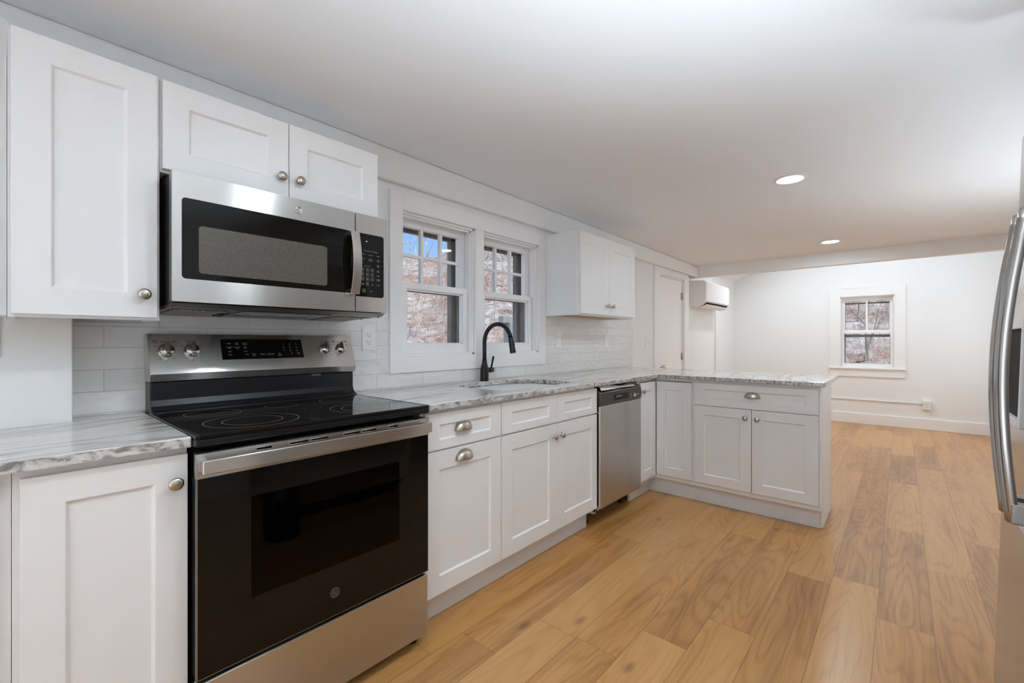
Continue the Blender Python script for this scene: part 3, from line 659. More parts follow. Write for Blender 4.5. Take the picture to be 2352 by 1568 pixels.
# steel top band with vent slots
vents = [(.468,.509),(.558,.614),(.622,.678),(.728,.787),(.794,.849),(.897,.936)]
zz_ = [(.8625,.8695),(.8495,.8565)]
m = MB(); xs = sorted({RX0,RX1,*[q for v_ in vents for q in v_]}); zs = sorted({.812,.8765,*[q for v_ in zz_ for q in v_]})
for i in range(len(xs)-1):
    for j in range(len(zs)-1):
        ca, cb_ = (xs[i]+xs[i+1])/2,(zs[j]+zs[j+1])/2
        if any(a_<ca<b__ for a_,b__ in vents) and any(a_<cb_<b__ for a_,b__ in zz_): continue
        m.box(xs[i],xs[i+1],.650,.6665,zs[j],zs[j+1])
m.build('vent_band', M_steel, D, fix=False)
box(RX0+.004,RX1-.004,.622,.6495,.8125,.876).build('band_backing', M_dark, D)
for a_,b__ in vents:
    for c_,d_ in zz_: MB().tube([(a_,.6668,c_),(b__,.6668,c_),(b__,.6668,d_),(a_,.6668,d_),(a_,.6668,c_)],.0008,5).build('slot_rim', M_chrome, D)
# bar handle
H = MB().box(.331,1.063,.696,.7065,.829,.8655).build('handle', M_steel, D, bevel=.003, seg=3)
for a_ in (.331,1.045): box(a_,a_+.018,.6667,.6962,.833,.862).build('handle_bracket', M_steel, H, bevel=.002)
badge(D,.700,.6650,.362,.0165,mat('dark badge',(.035,.033,.03),.4),mat('grey badge metal',(.10,.10,.10),.4,.3))
# storage drawer and gap
MB().box(RX0+.003,RX1-.003,.630,.662,.046,.274).build('storage_drawer', M_steel, R, bevel=.003)
box(RX0+.006,RX1-.006,.600,.640,.274,.288).build('drawer_gap', M_dark, R)
for x_ in (RX0+.04,RX1-.03):
    for Y_ in (.08,.60): MB().lathe([(0,0),(.018,0),(.018,.012),(.008,.016),(.008,.062)],(x_,Y_,.0005),(0,0,1),14).build('leg', M_black, R)
# cooktop
CT = MB().box(RX0-.003,RX1+.002,.110,.668,.8935,.9165).build('cooktop', M_black, R, bevel=.006, seg=3)
m = MB().box(RX0-.003,RX0+.009,.110,.668,.9155,.9255).box(RX1-.010,RX1+.002,.110,.668,.9155,.9255).box(RX0+.009,RX1-.010,.655,.668,.9155,.9255)
m.build('cooktop_rim', M_black, CT, bevel=.003)
box(RX0+.008,RX1-.009,.120,.656,.9165,.9245).build('cooktop_glass', M_cook, CT, bevel=.001)
m = MB()
def ring(x,Y,r,t=.0011):
    n = 72; z = .92475; vs = []
    for k in range(n):
        a = 2*PI*k/n; vs += [(x+(r-t)*math.cos(a),Y+(r-t)*math.sin(a),z),(x+(r+t)*math.cos(a),Y+(r+t)*math.sin(a),z)]
    MB().add(vs,[(2*k,2*k+1,(2*k+3)%(2*n),(2*k+2)%(2*n)) for k in range(n)]).build('burner_ring', M_ring, CT)
for (x,Y,r_) in ((.512,.510,.130),(.512,.510,.083),(.885,.525,.118),(.885,.525,.080),(.470,.262,.082),(.930,.262,.082),(.700,.245,.058)): ring(x,Y,r_)
for p in ((.60,.40),(.66,.40),(.72,.40),(.77,.42),(.645,.62)): MB().lathe([(0,.0003),(.002,.0003),(.002,0)],(p[0],p[1],.9245),(0,0,1),8).build('indicator_dot', M_ring, CT)
# black riser and steel console (profile Y,z)
bgx0, bgx1 = .325, 1.086
MB().prism([(.0095,.894),(.135,.894),(.135,.9265),(.118,.932),(.100,.945),(.092,.965),(.092,1.028),(.0095,1.028)], bgx0+.004, bgx1-.004, 'x').build('riser', mat('riser enamel',(.010,.010,.011),.30,0,.3), R, bevel=.004)
box(.885,.925,.0925,.0945,1.019,1.027).build('riser_clip', M_greyplastic, R)
con = MB().prism([(.0095,1.030),(.100,1.030),(.1125,1.057),(.052,1.197),(.0095,1.197)], bgx0, bgx1, 'x').build('console', M_steel, R, bevel=.0022, seg=3)
# console face coordinates: v = height, point on the tilted face
def cf(u, v, h=0):
    t_ = (v-1.057)/.140; nx = Vector((0,.140,.0605)).normalized()
    return (u, .1125-.0605*t_+nx.y*h, v+nx.z*h)
def slab(u0,u1,v0,v1,h0,h1):
    v = [cf(u,vv,h) for h in (h0,h1) for u,vv in ((u0,v0),(u1,v0),(u1,v1),(u0,v1))]
    return MB().add(v,[(3,2,1,0),(4,5,6,7),(0,1,5,4),(1,2,6,5),(2,3,7,6),(3,0,4,7)])
slab(.5445,.8545,1.099,1.180,-.001,.0012).build('display_bezel', M_chrome, con, bevel=.0006)
dp = slab(.547,.852,1.1015,1.1775,0,.0018).build('display_panel', M_blackgl, con)
items = [('Bake',.574,1.1615,.0062),('Broil\nHi/Lo',.601,1.160,.0052),('Air Fry\nOption',.629,1.160,.0052),('Convection\nBake',.574,1.145,.0048),('Convection\nRoast',.601,1.145,.0048),('Cook\nTime',.629,1.145,.0052),('Clean',.574,1.130,.0052),('Timer',.629,1.130,.0052),('Warm',.574,1.118,.0052),('Clock',.632,1.118,.0052),('Oven\nLight',.657,1.117,.0058)]
items += [('Start',.690,1.118,.0085),('|',.705,1.118,.010),('Cancel',.7215,1.118,.0085),('Set\nControl\nLock',.755,1.115,.0050),('Timer\nSet',.832,1.118,.0052)]
for k,dgt in enumerate('123456789'): items.append((dgt,.774+.0262*(k%3),1.158-.0133*(k//3),.0085))
items.append(('0',.804,1.118,.0085))
text_mesh(items,'panel_lettering',M_print,con,'f',0,lambda u,v,h: cf(u,v,.0019+h))
for kx in (.3765,.4525,.9545,1.0295):
    it = [('Off',kx-.010,1.1685,.0068)]
    if kx in (.3765,1.0295): it += [('Small\nBurner',kx-.030,1.170,.0056),('Large\nBurner',kx+.026,1.170,.0056)]
    for k,a_ in enumerate(range(-215,40,32)):
        it.append(('.',kx+.0305*math.cos(math.radians(a_)),1.139+.031*math.sin(math.radians(a_)),.015))
    for s__,a_ in (('Lo',150),('2',195),('4',235),('6',268),('8',308),('Hi',30)):
        it.append((s__,kx+.0355*math.cos(math.radians(a_)),1.137+.034*math.sin(math.radians(a_)),.0055))
    it.append(('..',kx,1.083,.012))
    text_mesh(it,'dial_marking',M_printdark,con,'f',0,lambda u,v,h: cf(u,v,.0002+h))
def dial(kx, kz=1.1365, turn=0):
    nrm = Vector((0,.140,.0605)).normalized(); c = Vector(cf(kx,kz,0)); up_ = Vector((0,-.0605,.140)).normalized(); rt = Vector((1,0,0))
    k_ = MB().lathe([(.0255,0),(.0255,.006),(.0235,.009),(.0215,.016),(.0185,.0185),(0,.019)],c,nrm,36).build('burner_knob', M_knobsteel, con)
    ca_, sa_ = math.cos(turn), math.sin(turn); U_ = up_*ca_+rt*sa_; S_ = rt*ca_-up_*sa_
    def pt(a,b_,h): return c+U_*a+S_*b_+nrm*h
    prof = [(-.0225,.009),(.0265,.009),(.0265,.030),(.020,.034),(-.018,.034),(-.0225,.028)]
    v = [pt(a,-.0065,h) for a,h in prof]+[pt(a,.0065,h) for a,h in prof]; n = 6
    MB().add(v,[tuple(range(n)),tuple(range(2*n-1,n-1,-1))]+[(i,(i+1)%n,n+(i+1)%n,n+i) for i in range(n)]).build('knob_grip', M_knobsteel, k_, bevel=.002, seg=3)
for kx in (.3765,.4525,.9545,1.0295): dial(kx)

# ---------------------------------------------------------------- over-the-range microwave
Mw = thing('microwave_oven', 'stainless over-the-range microwave with black glass door below wall cabinet', 'microwave', (.70,.2,1.27))
mx0, mx1 = .3285, 1.0695
MB().box(mx0+.004,mx1-.003,.012,.358,1.2835,1.688).build('microwave_body', M_blackplastic, Mw, bevel=.004)
# underside hood panel sinks slightly to the back (profile Y,z)
und = MB().prism([(.013,1.2660),(.352,1.276),(.385,1.288),(.352,1.2830),(.013,1.2830)], mx0+.002, mx1-.002, 'x').build('hood_panel', steel('grey hood steel',(.34,.33,.31),.34,True,.2), Mw)
def uz(Y): return 1.2660+(Y-.013)*(.010/.339)
def usl(x0,x1,Y0,Y1,h,mt,nm,par):
    v = [(x,Y,uz(Y)+hh) for hh in (-h,.0008) for x,Y in ((x0,Y0),(x1,Y0),(x1,Y1),(x0,Y1))]
    return MB().add(v,[(3,2,1,0),(4,5,6,7),(0,1,5,4),(1,2,6,5),(2,3,7,6),(3,0,4,7)]).build(nm,mt,par)
usl(mx0+.020,mx0+.175,.045,.300,.0015,M_blackplastic,'filter_frame',und); usl(mx0+.026,mx0+.169,.052,.293,.0035,M_filter,'grease_filter',und)
usl(mx1-.175,mx1-.020,.045,.300,.0015,M_blackplastic,'filter_frame',und); usl(mx1-.169,mx1-.026,.052,.293,.0035,M_filter,'grease_filter',und)
usl(mx0+.215,mx1-.215,.030,.335,.0025,M_black,'lamp_cover',und); usl(mx0+.235,mx1-.235,.09,.16,.0045,M_steeldark,'lamp_reflector',und)
usl(mx0+.185,mx0+.191,.08,.20,.0020,M_dark,'filter_latch',und); usl(mx0+.200,mx0+.206,.10,.22,.0020,M_dark,'filter_latch',und)
for x_,Y_ in ((mx1-.012,.05),(mx1-.008,.20),(mx1-.008,.34)):
    MB().lathe([(0,-.003),(.004,-.003),(.004,0)],(x_,Y_,uz(Y_)),(0,0,1),10).build('screw', M_dark, und)
# door frame with rounded window, built from strips
def frame_round(x0,x1,z0,z1,ix0,ix1,iz0,iz1,r,Y0,Y1,nm,mt,par,rl=True,rrt=True):
    def corner(cx,cz,a): return [(cx+r*math.cos(math.radians(a+15*k)),cz+r*math.sin(math.radians(a+15*k))) for k in range(7)]
    inner = []
    inner += corner(ix1-r,iz1-r,0) if rrt else [(ix1,iz1)]
    inner += corner(ix0+r,iz1-r,90) if rl else [(ix0,iz1)]
    inner += corner(ix0+r,iz0+r,180) if rl else [(ix0,iz0)]
    inner += corner(ix1-r,iz0+r,270) if rrt else [(ix1,iz0)]
    outer = [(x1,z1),(x0,z1),(x0,z0),(x1,z0)]
    bm = bmesh.new(); ed = []
    for lp in (outer,inner):
        vs = [bm.verts.new((p[0],-Y1,p[1])) for p in lp]; ed += [bm.edges.new((vs[i],vs[(i+1)%len(vs)])) for i in range(len(vs))]
    bmesh.ops.triangle_fill(bm,use_beauty=True,edges=ed)
    ret = bmesh.ops.extrude_face_region(bm,geom=bm.faces[:])
    for v_ in ret['geom']:
        if isinstance(v_,bmesh.types.BMVert): v_.co.y = -Y0
    bmesh.ops.recalc_face_normals(bm,faces=bm.faces)
    org = Vector(par['_o'])
    for v_ in bm.verts: v_.co -= org
    uv = bm.loops.layers.uv.new('uv')
    for fc in bm.faces:
        for lp in fc.loops: lp[uv].uv = (lp.vert.co.x,lp.vert.co.z)
    me = bpy.data.meshes.new(nm); bm.to_mesh(me); bm.free(); me.materials.append(mt)
    o = bpy.data.objects.new(nm,me); C.objects.link(o); o.parent = par; o['_o'] = par['_o']
    md = o.modifiers.new('bevel','BEVEL'); md.width = .002; md.segments = 2; md.limit_method = 'ANGLE'; md.angle_limit = math.radians(60)
    return o
md_ = frame_round(mx0,.9210,1.291,1.686,.353,.9205,1.362,1.6085,.011,.362,.396,'microwave_door',M_steel,Mw,True,False)
box(mx0+.003,.920,.3600,.372,1.295,1.683).build('door_back', M_blackplastic, md_)
box(.351,.9207,.372,.3935,1.360,1.6105).build('door_glass', M_blackgl, md_)
MB().prism(rr(.397,.808,1.382,1.530,.010,5),.3934,.3941,'Y').build('door_window', M_mesh, md_)
badge(md_,.702,.3958,1.646,.0135,M_steel,M_chrome)
cp = frame_round(.9240,mx1,1.291,1.686,.9245,1.052,1.352,1.6085,.011,.362,.396,'control_panel',M_steel,Mw,False,True)
box(.9245,mx1-.002,.360,.372,1.295,1.683).build('panel_back', M_blackplastic, cp)
box(.9245,1.054,.372,.3935,1.350,1.6105).build('control_glass', M_blackgl, cp)
it = [('Convenience Cooking',.992,1.540,.0070)]
for s__,x_,z_ in (('Popcorn',.958,1.5265),('Beverage',.992,1.5245),('Reheat',.958,1.5065),('Potato\nVegetables',.992,1.505),('Defrost',1.027,1.5245),('Cook\nTime',1.027,1.505),('Power\nLevel',1.027,1.483),('Add\n30 Sec',1.027,1.462),('Surface',1.027,1.443),('Turntable\nOn/Off',1.027,1.425),('Vent Fan',1.027,1.404),('Express\nCook',.956,1.404),('Set\nClock',1.000,1.404),('Light',.995,1.377),('Express Cook',.977,1.478),('Cancel\nOff',.962,1.377)):
    it.append((s__,x_,z_,.0052))
for k,dgt in enumerate('123456789'): it.append((dgt,.956+.0218*(k%3),1.463-.019*(k//3),.0085))
it.append(('0',.9775,1.406,.0085))
text_mesh(it,'panel_lettering',M_print,cp,'f',.3935)
M_key = mat('dark key',(.035,.035,.036),.3)
for u_,v_ in [(.956+.0218*(k%3),1.463-.019*(k//3)) for k in range(9)]+[(.9775,1.406),(.962,1.377)]: box(u_-.0082,u_+.0082,.3934,.3937,v_-.0082,v_+.0082).build('key', M_key, cp)
box(.9715,.9755,.3935,.3939,1.5775,1.5805).build('status_light', M_led, cp)
# bowed handle
n = 16; v = []; f_ = []
for i in range(n+1):
    t_ = i/n; z_ = 1.357+.248*t_; bow = .020*math.sin(PI*t_); 
    for (x_,Y_) in ((.8905,.414+bow),(.9270,.414+bow),(.9270,.421+bow),(.8905,.421+bow)): v.append((x_,Y_,z_))
for i in range(n):
    for k in range(4): f_.append((4*i+k,4*i+(k+1)%4,4*i+4+(k+1)%4,4*i+4+k))
f_ += [(3,2,1,0),(4*n,4*n+1,4*n+2,4*n+3)]
h_ = MB().add(v,f_).build('handle', M_steel, md_, bevel=.0015)
for a_ in (1.357,1.587): box(.892,.912,.3937,.4165,a_,a_+.018).build('handle_post', M_chrome, h_, bevel=.001)

# ---------------------------------------------------------------- dishwasher
dw = thing('dishwasher', 'slim stainless dishwasher with dark control strip between sink cabinet and corner', 'dishwasher', (2.71,.3,0))
dx0, dx1 = 2.4285, 3.0025
box(dx0+.004,dx1-.004,.04,.585,.10,.850).build('tub', M_greyplastic, dw)
MB().prism([(.585,.118),(.622,.118),(.634,.135),(.636,.45),(.634,.7655),(.585,.7655)],dx0,dx1,'x').build('door_panel', M_steel, dw, bevel=.003)
cpn = MB().prism([(.585,.768),(.636,.768),(.640,.80),(.634,.848),(.618,.862),(.585,.862)],dx0,dx1,'x').build('control_strip', mat('dark steel console',(.085,.08,.078),.30,.7), dw, bevel=.003)
def dwf(u,v): return (u, .6405, v)
pk = MB().prism(rr(2.600,2.795,.787,.826,.010,4),.636,.6408,'Y').build('pocket_handle', M_dark, cpn)
MB().box(2.622,2.70,.6405,.6420,.806,.818).build('pocket_lip', M_steeldark, cpn)
MB().box(2.878,2.912,.6385,.6412,.789,.806).build('display_label', M_amber, cpn)
m = MB()
for k in range(4): m.box(2.838,2.843,.6385,.6412,.785+.0075*k,.7885+.0075*k)
for q in ((2.882,.812),(2.925,.800),(2.947,.797)): m.box(q[0],q[0]+.010,.6385,.6411,q[1],q[1]+.006)
m.build('indicator_print', M_label, cpn, fix=False)
MB().box(dx0+.01,dx1-.01,.30,.58,.8505,.8515).build('top_insulation', M_greyplastic, dw)
for x_ in (dx0+.05,dx1-.05): MB().lathe([(0,0),(.02,0),(.02,.010),(.007,.014),(.007,.101)],(x_,.50,.0005),(0,0,1),12).build('leg', M_blackmetal, dw)
box(dx0+.004,dx1-.004,.40,.42,.030,.100).build('base_panel', M_black, dw)
box(dx0+.006,dx0+.03,.470,.585,.085,.1175).build('corner_bracket', M_chrome, dw)
# crumpled clear film above the door
random.seed(4); nx_, nz_ = 26, 7; v = []; f_ = []
for i in range(nx_+1):
    for j in range(nz_+1):
        u_, t_ = i/nx_, j/nz_
        v.append((dx0+.02+u_*.46, .632-.045*t_+.008*math.sin(9*u_+3*t_)+random.uniform(-.004,.004), .8635+.026*math.sin(t_*PI*.62)*(.62+.38*math.sin(5.5*u_+.6))+random.uniform(-.001,.001)))
for i in range(nx_):
    for j in range(nz_): q = i*(nz_+1)+j; f_.append((q,q+1,q+nz_+2,q+nz_+1))
film = MB().add(v,f_,0,True).build('packing_film', mat('milky film',(.80,.80,.79),.3), dw, solid=.0006)

# ---------------------------------------------------------------- outlets and switches
def plate(name,label,cat,o,u,v,w_,wd=.074,ht=.118,kind='duplex',group=None):
    r = thing(name,label,cat,to3(o,(u,v,w_)),group)
    def bx(u0,u1,v0,v1,a,b_,mt,nm,par,bev=0):
        p = [to3(o,(uu,vv,ww)) for ww in (a,b_) for uu,vv in ((u0,v0),(u1,v0),(u1,v1),(u0,v1))]
        return MB().add(p,[(3,2,1,0),(4,5,6,7),(0,1,5,4),(1,2,6,5),(2,3,7,6),(3,0,4,7)]).build(nm,mt,par,bevel=bev)
    cvr = bx(u-wd/2,u+wd/2,v-ht/2,v+ht/2,w_,w_+.005,M_plastic,'cover_plate',r,.0015)
    if kind == 'duplex':
        for dz in (-.0195,.0195):
            s_ = bx(u-.0165,u+.0165,v+dz-.0145,v+dz+.0145,w_+.005,w_+.0068,M_plastic,'socket',r,.004)
            bx(u-.0085,u-.0065,v+dz-.002,v+dz+.007,w_+.0068,w_+.0071,M_dark,'slot',s_); bx(u+.0060,u+.0078,v+dz-.001,v+dz+.006,w_+.0068,w_+.0071,M_dark,'slot',s_)
            bx(u-.002,u+.002,v+dz-.010,v+dz-.006,w_+.0068,w_+.0071,M_dark,'slot',s_)
    elif kind == 'decora':
        s_ = bx(u-.017,u+.017,v-.034,v+.034,w_+.005,w_+.0068,M_plastic,'socket',r,.001)
        for dz in (-.018,.018):
            bx(u-.0085,u-.0070,v+dz-.003,v+dz+.005,w_+.0068,w_+.0071,M_greyplastic,'slot',s_); bx(u+.0065,u+.0080,v+dz-.003,v+dz+.005,w_+.0068,w_+.0071,M_greyplastic,'slot',s_)
    else:
        for du in (-.023,.023):
            s_ = bx(u+du-.006,u+du+.006,v-.013,v+.013,w_+.005,w_+.006,M_plastic,'switch_slot',r)
            bx(u+du-.004,u+du+.004,v-.010,v+.002,w_+.006,w_+.015,M_plastic,'toggle',s_,.001)
    return r
plate('wall_outlet','white duplex outlet on the tiles between range and window','outlet','f',1.212,1.184,.008)
plate('wall_outlet','white rectangular outlet on the tiles just right of the window casing','outlet','f',2.862,1.176,.008,kind='decora')
plate('wall_outlet','white rectangular outlet on the tiles under the far wall cabinet end','outlet','f',3.617,1.175,.008,kind='decora')
plate('light_switch','white double light switch on the bare wall beside the far door','switch','f',4.522,1.168,.0,wd=.118,ht=.118,kind='switch')
plate('wall_outlet','white outlet on the painted wall at the left picture edge','outlet','f',-.046,1.185,.10)
r = plate('wall_outlet','white surface outlet low on the far wall at the raceway end','outlet','w',2.292,.327,-8.012,kind='duplex')
box(8.0125,8.0495,2.250,2.334,.265,.389).build('surface_box', M_plastic, r, bevel=.002)
tag(MB().box(8.036,8.0495,-.06,2.249,.334,.352).build('cable_raceway', M_plastic, bevel=.002), 'long white cable raceway running along the far wall above the baseboard','raceway')
tag(MB().box(7.050,7.066,-.0795,-.062,.146,1.66).build('cable_raceway', M_plastic, bevel=.002), 'thin vertical white line cover below the mini split unit','raceway')

# ---------------------------------------------------------------- mini split
ac = thing('air_conditioner', 'white wall-mounted mini split air conditioner beyond the beam', 'air conditioner', (6.48,-.08,1.63))
ax0, ax1 = 5.975, 6.998
MB().prism([(-.0795,1.640),(.015,1.628),(.070,1.640),(.128,1.682),(.140,1.700),(.140,1.940),(.128,1.953),(.09,1.968),(-.0795,1.975)],ax0,ax1,'x').build('housing', M_ac, ac, bevel=.006, seg=3)
MB().prism([(.095,1.655),(.130,1.6835),(.132,1.678),(.099,1.652)],ax0+.06,ax1-.06,'x').build('air_outlet', M_dark, ac)
MB().prism([(.028,1.624),(.100,1.640),(.124,1.658),(.125,1.652),(.101,1.633),(.028,1.616)],ax0+.05,ax1-.05,'x').build('louver', M_ac, ac, bevel=.001)
for k in range(3): x_ = ax0+.26+.25*k; MB().prism([(.07,1.632),(.11,1.645),(.114,1.672),(.094,1.660)],x_,x_+.006,'x').build('louver_arm', M_greyplastic, ac)
box(ax0-.0005,ax0+.0015,-.055,-.02,1.665,1.70).build('side_knockout', M_plastic, ac, bevel=.004)

# ---------------------------------------------------------------- recessed lamps
def lamp(x,Y,label,z=None,tilt=None,lens=None):
    z = z or zc_(x)
    r = thing('recessed_downlight',label,'ceiling light',(x,Y,z),None)
    ax = tilt or (0,0,-1)
    MB().lathe([(.066,-.001),(.066,.004),(.074,.006),(.086,.003),(.088,-.001)],(x,Y,z),ax,40).build('trim_ring', M_plastic, r)
    MB().lathe([(.0655,.0015),(.060,.0045),(.035,.007),(0,.008)],(x,Y,z),ax,40).build('lens', lens or M_lens, r)
lamp(3.172,1.524,'round recessed ceiling light, the nearer and larger of the two lit ones')
lamp(5.345,1.512,'round recessed ceiling light near the beam, the smaller of the two')
lamp(.96,1.53,'round recessed ceiling light above the range aisle, seen only in reflections')
lamp(-1.1,1.55,'added unseen recessed ceiling light behind the camera')  # extra light added out of view to extend the row
M_lens2 = M_lens.copy(); M_lens2.name = 'bright lamp lens'; M_lens2.node_tree.nodes['Principled BSDF'].inputs['Emission Strength'].default_value = LAMP*1.9
vn = Vector((0,.455,-1)).normalized()
lamp(6.95,1.60,'round recessed light in the sloped ceiling beyond the beam',2.07+(1.60+.3)*(1.55/3.65),(vn.x,vn.y,vn.z),M_lens2)
lamp(6.95,.62,'added unseen recessed light low in the sloped ceiling near the mini split',2.07+(.62+.3)*(1.55/3.65),(vn.x,vn.y,vn.z),M_lens2)  # second far-room light, added out of view to brighten the far wall

# unseen floor cans added to wash the ceiling with fill light
M_up = mat('fill light bulb', (1,1,1), .5)
b_ = M_up.node_tree.nodes['Principled BSDF']; b_.inputs['Emission Color'].default_value = (*UP_COL,1); b_.inputs['Emission Strength'].default_value = UP
M_up2 = M_up.copy(); M_up2.node_tree.nodes['Principled BSDF'].inputs['Emission Strength'].default_value = UP*.27
for x_,Y_,mu_ in ((.40,2.15,M_up),(1.10,2.10,M_up2),(2.70,2.85,M_up2),(4.0,2.98,M_up2)):
    t_ = thing('fill_uplight', 'added black can on the floor out of view, filling the ceiling with light', 'fill light', (x_,Y_,0), 'added ceiling fill cans')
    MB().lathe([(0,.002),(.098,.002),(.100,.27)],(x_,Y_,.0005),(0,0,1),32).build('can', M_blackplastic, t_, solid=.004)
    MB().lathe([(0,0),(.085,0),(.085,-.012),(0,-.012)],(x_,Y_,.10),(0,0,1),28).build('bulb', mu_, t_)

# ---------------------------------------------------------------- refrigerator (front faces the range wall)
F = thing('refrigerator', 'stainless french door refrigerator with long bowed handles at the right edge', 'refrigerator', (1.70,2.7,0))
fx0_, fx1_, FYf = 1.235, 2.150, 2.271
MB().box(fx0_+.005,fx1_-.005,2.372,3.06,.03,1.770).build('fridge_body', M_greyplastic, F, bevel=.004)
def bowed(x0,x1,z0,z1,Yf,nm,bulge=.006):
    n = 14; prof = []
    for k in range(n+1):
        u_ = k/n; s_ = abs(2*u_-1); prof.append((x0+(x1-x0)*u_, Yf-bulge*(1-s_**2)+.012*max(0,(s_-.92)/.08)**2))
    prof += [(x1,2.371),(x0,2.371)]
    return MB().prism(prof,z0,z1,'z',0,False).build(nm,M_fridge,F,bevel=.002)
xm = (fx0_+fx1_)/2
dl_ = bowed(fx0_,xm-.002,.662,1.785,FYf,'fridge_door'); dr_ = bowed(xm+.002,fx1_,.662,1.785,FYf,'fridge_door')
fd_ = bowed(fx0_,fx1_,.060,.655,FYf-.012,'freezer_drawer',.008)
MB().box(fx0_+.02,fx1_-.02,2.33,2.37,.012,.058).build('kick_grille', M_blackplastic, F)
for x_ in (fx0_+.06,fx1_-.06):
    for Y_,lz in ((2.43,.0),(3.0,.0)): MB().lathe([(0,0),(.02,0),(.02,.012),(.008,.016),(.008,.031)],(x_,Y_,.0005+lz),(0,0,1),12).build('leg', M_black, F)
def bow_handle(x, par):
    n = 28; v = []; f_ = []; za, zb_ = .695, 1.470
    for i in range(n+1):
        t_ = i/n; z_ = za+(zb_-za)*t_; b_ = math.sin(PI*t_)*.030
        Yc = FYf-.052-b_
        sec = [(x-.016,Yc+.012),(x-.015,Yc+.001),(x-.010,Yc-.006),(x,Yc-.009),(x+.010,Yc-.006),(x+.015,Yc+.001),(x+.016,Yc+.012),(x+.010,Yc+.016),(x-.010,Yc+.016)]
        v += [(a_,b__,z_) for a_,b__ in sec]
    q = 9
    for i in range(n):
        for k in range(q): f_.append((q*i+k,q*i+(k+1)%q,q*i+q+(k+1)%q,q*i+q+k))
    m = MB().add(v,f_,0,True); m.add(v[:q],[tuple(range(q))]); m.add(v[-q:],[tuple(range(q))])
    h = m.build('door_handle', M_fridge, par)
    for z0_ in (za-.002,zb_-.048): box(x-.0165,x+.0165,FYf-.054,FYf-.003,z0_,z0_+.050).build('handle_mount', M_steeldark, h, bevel=.003)
bow_handle(xm-.045,dl_); bow_handle(xm+.045,dr_)
# water dispenser in the far door
dsp = MB().box(1.850,1.872,FYf-.018,FYf+.002,.90,1.300).box(2.082,2.108,FYf-.018,FYf+.002,.90,1.300).box(1.872,2.082,FYf-.018,FYf+.002,1.180,1.300).box(1.872,2.082,FYf-.024,FYf+.002,.90,.925).build('dispenser_frame', M_plastic, dr_, bevel=.003, fix=False)
MB().box(1.872,2.082,FYf-.011,FYf-.009,.925,1.180).build('dispenser_recess', M_dark, dsp)
MB().lathe([(0,0),(.016,0),(.016,.012),(.020,.018),(0,.020)],(2.005,FYf-.016,1.285),(0,-1,0),18).build('dispenser_button', M_plastic, dsp)
# leaning back on its raised front feet
F.rotation_euler = (math.radians(1.75),0,0); F.location.z = .0135

# ---------------------------------------------------------------- outdoors
M_hill = mat('leaf-littered hillside', (.4,.3,.25), .95); g = N(M_hill)
Pp = geo(g)
a1_ = g.noise(g.map(Pp,(.5,.5,.5)), 1, 6, .65, .5); a2_ = g.noise(Pp, 3.2, 5, .75)
rust = g.ramp(a2_, [(.35,(.07,.045,.036)),(.50,(.15,.092,.072)),(.62,(.21,.18,.17)),(.75,(.31,.295,.295))])
grey = g.ramp(a2_, [(.35,(.09,.082,.082)),(.5,(.19,.183,.183)),(.66,(.31,.31,.315))])
g.l(g.mix(g.ramp(a1_, [(.42,(0,0,0)),(.58,(1,1,1))]), rust, grey), g.b.inputs['Base Color'])
random.seed(11)
def sst(t): t = max(0,min(1,t)); return t*t*(3-2*t)
def hz_(x, y):
    """ground height outside: a slope climbing away from the house, steeper to the east"""
    yc = y+2.04; ang = math.degrees(math.atan2(yc, x)); d = math.hypot(x, yc)
    if ang < -40 or ang > 140: return -.35
    E_ = 10.0+7.5*sst((51-ang)/8)+5*sst((30-ang)/12)
    d0 = 5.5+6.0*sst((34-ang)/14); k_ = sst((d-d0)/30)*sst((ang+40)/25)*sst((140-ang)/30)
    return -.35+(1.52+(d0+30)*math.tan(math.radians(E_)))*k_+.12*math.sin(x*.9)*math.cos(y*.8)*min(1,k_*6)
n = 110; v = []; f_ = []
for i in range(n+1):
    for j in range(n+1):
        x_ = -30+90*i/n; y_ = -25+85*j/n; v.append((x_,-y_,hz_(x_,y_)-(.0 if not(-2.2<x_<8.6 and -3.7<y_<.6) else .4)))
for i in range(n):
    for j in range(n): q = i*(n+1)+j; f_.append((q,q+1,q+n+2,q+n+1))
hl = MB().add(v,f_,0,True).build('ground', M_hill); struct(hl)
snow = MB().box(-18,20,YS+.2,YS+22,-.40,-.25).box(-18,X0-.2,-4,YS+.2,-.40,-.25).build('ground_bounce', paint('bounce snow', (.84,.85,.87), .7)); struct(snow)  # unseen white ground added to bounce daylight up onto the ceiling
M_bark = mat('pale winter bark', (.34,.31,.29), .9); g = N(M_bark)
g.l(g.ramp(g.noise(g.map(geo(g),(6,6,1.2)),1,4), [(.3,(.18,.165,.155)),(.7,(.40,.38,.36))]), g.b.inputs['Base Color'])
def tree_mesh(seed, H, depth=5):
    rnd = random.Random(seed); m = MB()
    def br(p, d, L, r, k):
        pts = [p]; dr = d.copy(); q = p.copy(); ns = 3
        for i in range(ns): dr = (dr+Vector((rnd.uniform(-1,1),rnd.uniform(-1,1),rnd.uniform(-.3,.5)))*.13).normalized(); q = q+dr*L/ns; pts.append(q.copy())
        m.tube(pts,[r*(1-.45*i/ns) for i in range(ns+1)],4,0,False,False)
        if k <= 0: return
        for i in range(rnd.choice((2,3,3))):
            nd = (dr+Vector((rnd.uniform(-1,1),rnd.uniform(-1,1),rnd.uniform(-.2,.6)))*.75).normalized()
            st = pts[-1] if i == 0 else pts[rnd.choice((1,2,3))]
            br(st, nd, L*rnd.uniform(.55,.78), r*.5, k-1)
    br(Vector((0,0,-.4)), Vector((0,0,1)), H*.42, H*.011, depth)
    return m
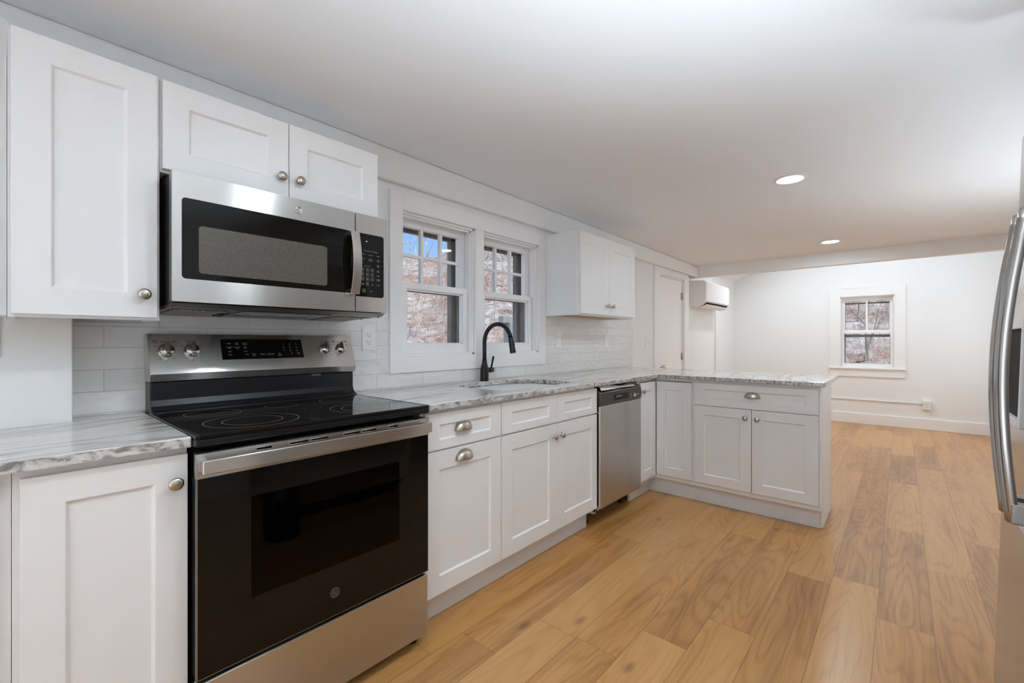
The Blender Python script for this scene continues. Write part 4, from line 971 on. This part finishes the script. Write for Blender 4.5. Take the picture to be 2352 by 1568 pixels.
protos = [tree_mesh(s_, h_).build('bare_tree', M_bark) for s_,h_ in ((1,5.5),(2,4.8),(3,4.2),(5,6.2))]
spots = []
rnd = random.Random(8)
while len(spots) < 70:
    if rnd.random() < .72: ang = math.radians(rnd.uniform(33,62)); d_ = rnd.uniform(10,30)
    else: ang = math.radians(rnd.uniform(-2,9)); d_ = rnd.uniform(14,34)
    x_, y_ = d_*math.cos(ang), -2.04+d_*math.sin(ang)
    if (y_ < 2.5 and x_ < 10.5) or any(math.hypot(x_-a_,y_-b__) < 1.1 for a_,b__ in spots): continue
    spots.append((x_,y_))
for i,(x_,y_) in enumerate(spots):
    o = protos[i] if i < len(protos) else protos[i%4].copy()
    if i >= len(protos): C.objects.link(o)
    o.location = (x_,y_,hz_(x_,y_)); o.rotation_euler = (0,0,rnd.uniform(0,6.28)); k_ = rnd.uniform(.8,1.15)*(.62 if math.degrees(math.atan2(y_+2.04,x_)) > 46 else 1); o.scale = (k_,k_,k_)
    tag(o,'bare grey winter tree on the hillside outside the windows','tree','bare trees on the hillside')
# low brush in front of the trees
random.seed(21); m = MB()
for i in range(2600):
    if i%4: ang = math.radians(random.uniform(28,68)); d_ = random.uniform(6,26)
    else: ang = math.radians(random.uniform(-2,9)); d_ = random.uniform(11,24)
    x_, y_ = d_*math.cos(ang), -2.04+d_*math.sin(ang)
    if y_ < 2.0 and x_ < 10: continue
    z_ = hz_(x_,y_)-.05; h_ = random.uniform(.3,1.3)
    q = Vector((x_,-y_,z_)); e_ = q+Vector((random.uniform(-.4,.4),random.uniform(-.4,.4),h_))
    m.tube([q,q.lerp(e_,.5)+Vector((random.uniform(-.1,.1),random.uniform(-.1,.1),0)),e_],[.008,.006,.003],3,0,False,False)
bu = m.build('brush', mat('dry brush',(.40,.34,.30),.9), fix=False); tag(bu,'tangled dry brush covering the slope outside the kitchen windows','brush'); bu['kind'] = 'stuff'
M_grey = mat('weathered grey timber', (.46,.50,.50), .85); g = N(M_grey)
g.l(g.ramp(g.noise(g.map(geo(g),(9,9,2)),1,4), [(.3,(.16,.19,.19)),(.7,(.27,.30,.30))]), g.b.inputs['Base Color'])
px_, pY_ = 5.18, -2.55
tp = thing('timber_post', 'weathered grey timber post with crosspiece outside the right window', 'post', (px_,pY_,hz_(px_,2.55)))
box(px_-.07,px_+.07,pY_-.07,pY_+.07,hz_(px_,2.55)-.1,1.45).build('post', M_grey, tp, bevel=.006)
box(px_-.20,px_+1.4,pY_-.05,pY_+.05,1.451,1.56).build('crosspiece', M_grey, tp, bevel=.006)

for o in bpy.data.objects:
    if '_o' in o: del o['_o']
